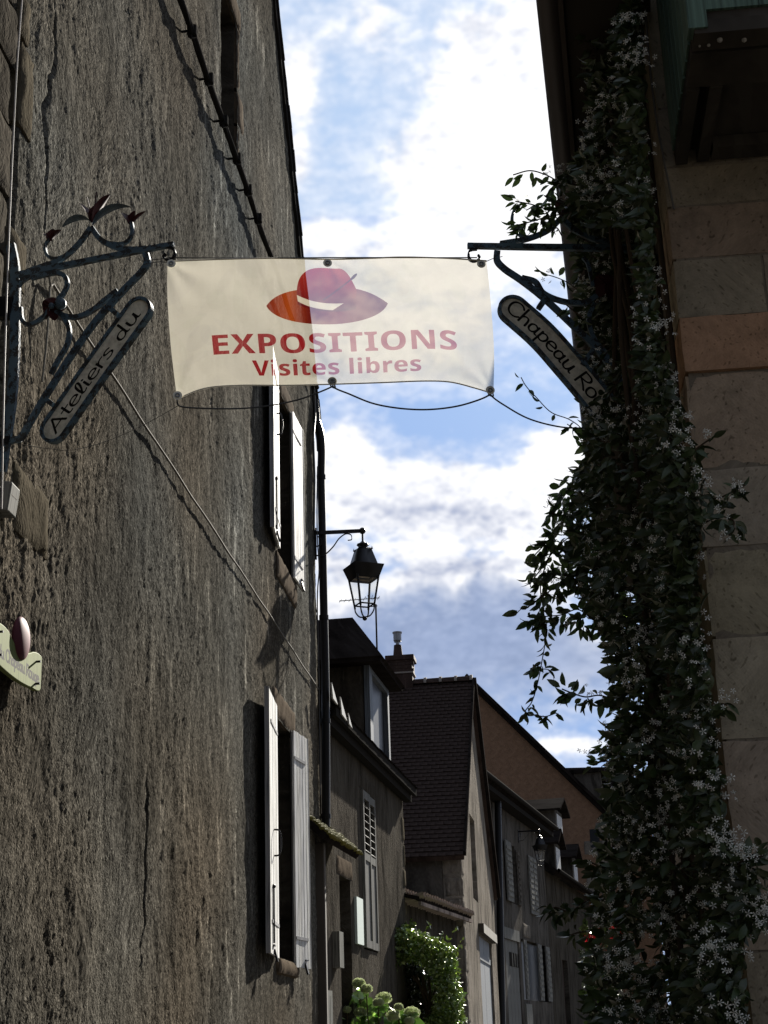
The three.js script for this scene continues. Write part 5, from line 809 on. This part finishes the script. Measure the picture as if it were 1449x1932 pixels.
function instances(parent, name, g, m, mats, tint) {
  const o = new THREE.InstancedMesh(g, m, mats.length), inv = parent.matrixWorld.clone().invert(), c = new THREE.Color();
  mats.forEach((x, i) => { o.setMatrixAt(i, inv.clone().multiply(x)); if (tint) { const k = tint[0] + R() * (tint[1] - tint[0]), y = R() * tint[2]; o.setColorAt(i, c.setRGB(k * (1 + y), k, k * (1 - y * 0.5))); } });
  o.name = name; o.castShadow = o.receiveShadow = true; parent.add(o); return stuff(o);
}
const interp = interpTable;
{
  const vine = thing('star_jasmine', 'star jasmine in white blossom climbing the corner of the shaded stone house', 'climbing plant', V(1.2, 0.1, -5.9));
  const q = rng(99), u = (a, b) => a + (b - a) * q();
  // how far the growth stands off the wall by height: read as picture column at the bracket's distance
  const LEFT = [[-60, 1150], [0, 1150], [60, 1098], [140, 1104], [220, 1122], [300, 1085], [400, 1082], [500, 1085], [600, 1095], [700, 1102], [800, 1110], [880, 1092], [960, 1082], [1060, 1085], [1130, 1105], [1200, 1148], [1300, 1152], [1400, 1150], [1500, 1148], [1600, 1138], [1700, 1122], [1800, 1118], [2000, 1105], [2300, 1100]];
  const RIGHT = [[-60, 1208], [200, 1220], [400, 1236], [600, 1246], [690, 1268], [800, 1300], [900, 1332], [1000, 1326], [1100, 1322], [1200, 1332], [1300, 1348], [1400, 1356], [1500, 1368], [1590, 1385], [1650, 1455], [1740, 1455], [1770, 1405], [1900, 1415], [2300, 1430]];
  const leaves = [[], [], []], stars = [], body = [];
  const out = RP.n.clone();
  const addLeaf = (p, sc = 1, dir) => { const d = dir ?? V(u(-1, 0.6), u(-1, 0.5), u(-0.4, 1)).addScaledVector(out, 0.5); leaves[Math.floor(q() * 3)].push(dirM(p, d, u(0, TAU), sc * (q() < 0.25 ? u(0.4, 0.75) : u(0.8, 1.3)))); };
  const cluster = (p, n = 5) => { for (let i = 0; i < n; i++) stars.push(faceM(p.clone().add(V(u(-0.05, 0.05), u(-0.04, 0.045), u(-0.03, 0.03))), V(u(-0.9, 0.5), u(-0.5, 0.6), u(0.3, 1)), u(0, TAU), u(0.8, 1.15))); };
  for (let i = 0; i < 19000; i++) {
    const y = u(-60, 2250), x0 = interp(LEFT, y), x1 = interp(RIGHT, y), f = q(), x = lerp(x0 + 4, x1 - 2, f);
    const gapN = N3(x * 0.02, y * 0.016, 4) + 0.5 * N3(x * 0.05, y * 0.04, 9);
    if (gapN < -0.42) continue;
    const front = clamp((x - 1235 - (y - 400) * 0.07) / 80, 0, 1);
    const sign = y > 425 && y < 800 && x < 1215 + 0 * f, D = sign ? u(7.12, 7.9) : lerp(u(6.0, 7.4), u(5.45, 5.72), smoothstep(f, 0.45, 0.8)), p = at(x, y, D);
    if (sign && y < 760 && x < 1180 && q() < 0.12) continue;
    // keep it outside the masonry
    const a = RP.st(p), b = FP.st(p); if (a.t > 0 && a.off < 0.02) p.addScaledVector(RP.n, 0.02 - a.off + u(0, 0.06)); if (a.t <= 0 && b.t > 0 && b.off < 0.03) p.addScaledVector(FP.n, 0.03 - b.off + u(0, 0.08));
    if (p.y < 0.3) continue;
    addLeaf(p); body.push(p);
    if (q() < (0.03 + 0.024 * smoothstep(y, 900, 1700)) * (1 - 0.4 * smoothstep(f, 0.5, 0.9)) * (N3(x * 0.013, y * 0.011, 14) > -0.12 ? 1.3 : 0.35)) cluster(p.clone().add(V(u(-0.03, 0), 0, sign ? 0.02 : u(0.06, 0.14))), 4 + Math.floor(q() * q() * 13));
  }
  // sprays that stand out against the sky, at the distance of the bracket
  const stems = [], leafParts = [], starParts = [], SD = 6.7;
  const spray = (pts, n, spread, sc = 1, blooms = 0, thick = 0.0035, mat3 = true) => {
    const c = new THREE.CatmullRomCurve3(pts.map(([x, y, d]) => at(x, y, d ?? SD)), false, 'centripetal'); stems.push(new THREE.TubeGeometry(c, pts.length * 6, thick, 5));
    n = Math.round(n * (n > 12 ? 2.1 : 1.2)); for (let i = 0; i < n; i++) { const f = (i + q()) / n, p = c.getPoint(f), T = c.getTangent(f), s = V(u(-1, 1), u(-1, 0.4), u(-0.6, 0.6)).normalize(), d = T.clone().multiplyScalar(0.5).add(s); p.addScaledVector(s, q() * spread); (mat3 ? leafParts : leafParts).push(dirM(p, d, u(0, TAU), sc * u(0.75, 1.2))); }
    for (let i = 0; i < blooms; i++) { const p = c.getPoint(q()).add(V(u(-spread, spread), u(-spread, spread), u(-0.03, 0.05))); for (let k = 0; k < 4; k++) starParts.push(faceM(p.clone().add(V(u(-0.035, 0.035), u(-0.03, 0.03), u(-0.02, 0.02))), V(u(-0.9, 0.5), u(-0.5, 0.6), u(0.3, 1)), u(0, TAU), u(0.75, 1.05))); }
  };
  spray([[1100, 350], [1060, 345], [1030, 330], [1000, 322], [968, 330]], 12, 0.03, 0.95, 3);
  spray([[1090, 370], [1065, 385], [1040, 395], [1000, 385], [972, 380]], 30, 0.05, 0.95, 2);
  spray([[1080, 400], [1030, 410], [995, 420], [975, 425]], 26, 0.05, 0.9, 0);
  spray([[1085, 340], [1070, 330], [1050, 345], [1030, 370]], 20, 0.06, 1, 2);
  spray([[1040, 440], [1050, 430], [1060, 445]], 4, 0.03, 0.8, 0);
  spray([[1088, 545], [1065, 530], [1045, 522], [1022, 516]], 9, 0.02, 0.8, 1, 0.0025);
  spray([[1100, 600], [1080, 585], [1068, 575]], 6, 0.03, 0.8, 1);
  spray([[1108, 835], [1098, 810], [1075, 792], [1040, 778], [1012, 750], [992, 728], [983, 712]], 10, 0.012, 0.75, 0, 0.0025);
  spray([[1104, 845], [1085, 812], [1070, 800]], 5, 0.012, 0.8, 0, 0.0025);
  for (const [pts, n, b] of [[[[1110, 880], [1085, 905], [1062, 940], [1040, 975]], 26, 5], [[[1115, 930], [1080, 955], [1052, 1000], [1030, 1025], [1008, 1048]], 30, 5], [[[1118, 1000], [1080, 1010], [1045, 1040], [1020, 1075], [1000, 1100]], 30, 3], [[[1120, 1060], [1090, 1075], [1060, 1100], [1030, 1120], [990, 1150]], 30, 2], [[[1140, 1120], [1110, 1110], [1080, 1090], [1050, 1085], [1015, 1095]], 24, 2], [[[1150, 1180], [1120, 1170], [1090, 1150], [1060, 1160], [1020, 1165], [1000, 1175]], 26, 2], [[[1150, 1090], [1130, 1070], [1105, 1060], [1085, 1040]], 18, 3], [[[1160, 1140], [1140, 1120], [1120, 1130], [1095, 1170], [1095, 1190]], 16, 1], [[[1110, 900], [1100, 960], [1090, 1000], [1085, 1040]], 22, 3], [[[1040, 1040], [1020, 1100], [1025, 1150], [1030, 1185]], 16, 0]]) spray(pts, n, 0.05, 1, b, 0.003);
  spray([[1032, 1170], [1028, 1215], [1022, 1250], [1014, 1290], [1003, 1325], [990, 1345], [1005, 1348], [1028, 1352], [1050, 1345]], 18, 0.012, 0.8, 0, 0.0025);
  spray([[1022, 1250], [1008, 1258], [1000, 1262]], 5, 0.01, 0.8, 0, 0.002); spray([[1022, 1262], [1036, 1264], [1042, 1270]], 4, 0.01, 0.8, 0, 0.002); spray([[1020, 1350], [1022, 1360], [1030, 1356], [1024, 1350]], 1, 0.01, 0.5, 0, 0.0018);
  spray([[1160, 1320], [1130, 1312], [1105, 1315], [1080, 1308], [1060, 1300]], 17, 0.03, 1.05, 2);
  spray([[1160, 1440], [1140, 1436], [1118, 1444]], 8, 0.04, 0.9, 5); spray([[1160, 1380], [1150, 1395], [1146, 1410]], 8, 0.03, 0.9, 4);
  spray([[1150, 1690], [1110, 1698], [1075, 1720], [1045, 1712], [1035, 1725]], 16, 0.03, 1, 1); spray([[1140, 1640], [1125, 1632], [1112, 1625]], 9, 0.04, 1, 2); spray([[1135, 1755], [1090, 1760], [1072, 1766]], 8, 0.03, 1, 0);
  spray([[1310, 930, 5.5], [1350, 940, 5.45], [1378, 930, 5.4], [1405, 915, 5.4]], 14, 0.03, 0.95, 3); spray([[1320, 990, 5.5], [1360, 975, 5.45], [1385, 985, 5.4], [1375, 1010, 5.4]], 14, 0.03, 0.95, 3); spray([[1310, 850, 5.5], [1330, 835, 5.5], [1345, 826, 5.5]], 6, 0.02, 0.9, 2);
  spray([[1380, 1640, 5.5], [1410, 1620, 5.4], [1440, 1615, 5.4]], 14, 0.05, 1, 6); spray([[1345, 1330, 5.5], [1360, 1328, 5.5], [1372, 1330, 5.5]], 6, 0.03, 0.9, 2);
  spray([[1195, 690], [1170, 715], [1150, 745], [1130, 790]], 34, 0.06, 0.95, 7); spray([[1190, 760], [1160, 780], [1125, 800]], 26, 0.06, 0.95, 6); spray([[1180, 640], [1150, 660], [1128, 690]], 8, 0.05, 0.9, 4); spray([[1170, 470], [1140, 490], [1120, 500]], 8, 0.05, 0.9, 4);
  // stems
  for (let k = 0; k < 16; k++) { const pts = []; let s = u(0.1, 1.3), o = u(0.05, 0.2); for (let h = 0.1; h < 6; h += 0.5) { s += u(-0.12, 0.12); s = clamp(s, 0.05, 1.5); o = clamp(o + u(-0.05, 0.05), 0.03, 0.26); pts.push(RP.pt(s, h, o)); } stems.push(new THREE.TubeGeometry(new THREE.CatmullRomCurve3(pts), 60, u(0.006, 0.014), 6)); }
  part(vine, 'stem', stems, mat.bark);
  const G = [leafGeo(0.06, 0.026, 0.3, 0.35), leafGeo(0.05, 0.021, 0.15, 0.55), leafGeo(0.066, 0.029, 0.4, 0.15)], SG = starGeo(0.0125);
  leaves.forEach((l, i) => instances(vine, 'foliage', G[i], mat.leaf, l, [0.55, 1.3, 0.25]));
  instances(vine, 'blossom', SG, mat.petal, stars, [0.75, 1.05, 0.04]);
  leafParts.forEach((m4, i) => { if (i < 290) part(vine, 'leaf', G[i % 3].clone().applyMatrix4(m4), mat.leaf); });
  if (leafParts.length > 290) instances(vine, 'foliage', G[0], mat.leaf, leafParts.slice(290), [0.6, 1.2, 0.2]);
  starParts.forEach((m4, i) => { if (i < 300) part(vine, 'flower', SG.clone().applyMatrix4(m4), mat.petal); });
  if (starParts.length > 300) instances(vine, 'blossom', SG, mat.petal, starParts.slice(300));
}
{   // red geranium beyond the jasmine
  const c = at(1148, 1800, 12.5), t = thing('red_geranium', 'hanging red geranium half hidden by the jasmine, low at the right', 'flowering plant', c), q = rng(5), u = (a, b) => a + (b - a) * q(), lv = [], fl = [];
  for (let i = 0; i < 300; i++) { const p = c.clone().add(V(u(-0.2, 0.16), u(-0.75, 0.22), u(-0.15, 0.15))); lv.push(dirM(p, V(u(-1, 1), u(-1, 1), u(-1, 1)), u(0, 6), u(0.8, 1.3))); }
  for (const [x, y] of [[1125, 1762], [1122, 1772], [1160, 1758], [1168, 1786], [1158, 1795], [1148, 1812], [1164, 1770], [1114, 1776]]) { const p = at(x, y, 12.3); for (let k = 0; k < 26; k++) fl.push(faceM(p.clone().add(V(u(-0.04, 0.04), u(-0.03, 0.03), u(-0.03, 0.03))), V(u(-1, 1), u(-1, 1), u(0.2, 1)), u(0, 6), u(0.8, 1.1))); }
  instances(t, 'foliage', leafGeo(0.07, 0.06), mat.leaf, lv); instances(t, 'blossom', starGeo(0.026), mat.geranium, fl);
  part(t, 'stem', [rod(c.clone().add(V(0, -0.9, 0)), c, 0.012)], mat.bark);
}
{   // climbing shrub in front of the lean-to, sunlit above
  const D = 24.6, c = at(802, 1860, D), t = thing('climbing_shrub', 'dense green shrub with glossy sunlit leaves in front of the lean-to', 'shrub', at(802, 2040, D).setY(0.4)), q = rng(15), u = (a, b) => a + (b - a) * q();
  const TOP = [[728, 1860], [738, 1800], [750, 1752], [765, 1745], [790, 1762], [815, 1768], [835, 1780], [858, 1790], [866, 1860], [874, 1940]], ls = [[], [], []], tw = [];
  for (let i = 0; i < 17000; i++) {
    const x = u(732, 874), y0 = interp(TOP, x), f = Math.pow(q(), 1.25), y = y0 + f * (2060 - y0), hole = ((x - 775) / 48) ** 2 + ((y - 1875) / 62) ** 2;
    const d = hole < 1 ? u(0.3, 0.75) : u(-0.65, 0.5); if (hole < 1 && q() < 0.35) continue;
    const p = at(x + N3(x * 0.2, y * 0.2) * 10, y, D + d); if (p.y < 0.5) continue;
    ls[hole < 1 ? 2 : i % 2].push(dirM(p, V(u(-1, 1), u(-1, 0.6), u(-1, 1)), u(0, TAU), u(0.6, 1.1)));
  }
  for (const [a, b] of [[[845, 1775], [866, 1745]], [[800, 1762], [812, 1742]], [[750, 1752], [742, 1738]], [[775, 1750], [779, 1734]], [[860, 1800], [872, 1772]], [[864, 1900], [878, 1895]], [[832, 1778], [838, 1756]]]) { const A = at(...a, D), B = at(...b, D); tw.push(tube([A, A.clone().lerp(B, 0.6).add(V(0.02, 0.03, 0)), B], 0.006, 8, 4)); for (let k = 0; k < 7; k++) ls[0].push(dirM(A.clone().lerp(B, q()), V(u(-1, 1), u(-1, 1), u(-1, 1)), u(0, 6), u(0.6, 1))); }
  for (let k = 0; k < 9; k++) tw.push(tube([at(u(780, 830), 2040, D + 0.2), at(u(760, 850), 1950, D + 0.1), at(u(745, 860), 1840, D)], 0.02, 12, 5));
  instances(t, 'foliage', leafGeo(0.085, 0.045, 0.3, 0.4), mat.leafSun, ls[0], [0.6, 1.25, 0.3]); instances(t, 'foliage', leafGeo(0.07, 0.04, 0.2, 0.5), mat.leafSun, ls[1], [0.5, 1.1, 0.3]); instances(t, 'foliage', leafGeo(0.08, 0.045, 0.2, 0.5), mat.leaf, ls[2], [0.3, 0.7, 0.2]);  // last set: leaves in the hollow, deep shade put into a darker colour
  part(t, 'stem', tw, mat.bark);
}
{   // hydrangea
  const D = 20.4, t = thing('hydrangea', 'hydrangea with pale green round flower heads in sun by the grey house', 'flowering plant', at(715, 2050, D).setY(0.35)), q = rng(25), u = (a, b) => a + (b - a) * q();
  const floret = starGeo(0.026), stems = [], heads = [[677, 1856, 0.085], [691, 1866, 0.075], [724, 1884, 0.1], [714, 1892, 0.07], [687, 1889, 0.065], [681, 1911, 0.085], [742, 1917, 0.09], [777, 1911, 0.1], [752, 1900, 0.055], [772, 1926, 0.06], [655, 1905, 0.05]];
  for (const [x, y, r] of heads) {
    const c = at(x, y, D + u(-0.15, 0.1)), gs = [];
    for (let k = 0; k < 170; k++) { const d = V(u(-1, 1), u(-0.55, 1), u(-1, 1)).normalize(); gs.push(floret.clone().applyMatrix4(faceM(c.clone().addScaledVector(d.clone().multiply(V(1, 0.78, 1)), r * u(0.8, 1.1)), d.add(V(u(-0.3, 0.3), u(-0.3, 0.3), 0)), u(0, 6), u(0.8, 1.1)))); }
    const h = part(t, 'flower_head', gs, mat.bloom); part(h, 'core', new THREE.IcosahedronGeometry(r * 0.74, 2).scale(1, 0.78, 1).translate(c.x, c.y, c.z), M([0.3, 0.4, 0.12]));
    stems.push(tube([c.clone().add(V(0, -r, 0)), c.clone().add(V(u(-0.05, 0.05), -0.4, 0)), at(u(690, 740), 2060, D + 0.1)], 0.008, 10, 5));
  }
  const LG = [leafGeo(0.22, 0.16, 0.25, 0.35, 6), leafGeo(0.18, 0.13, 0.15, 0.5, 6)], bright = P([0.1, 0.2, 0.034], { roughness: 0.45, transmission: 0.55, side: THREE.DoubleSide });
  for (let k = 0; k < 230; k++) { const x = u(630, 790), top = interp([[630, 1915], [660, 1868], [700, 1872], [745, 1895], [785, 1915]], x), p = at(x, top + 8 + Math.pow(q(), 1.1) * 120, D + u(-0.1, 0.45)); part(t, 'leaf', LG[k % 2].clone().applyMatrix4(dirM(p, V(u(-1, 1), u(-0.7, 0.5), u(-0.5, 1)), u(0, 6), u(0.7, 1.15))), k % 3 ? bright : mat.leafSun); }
  part(t, 'stem', stems, mat.bark);
}
renderer.render(scene, camera);
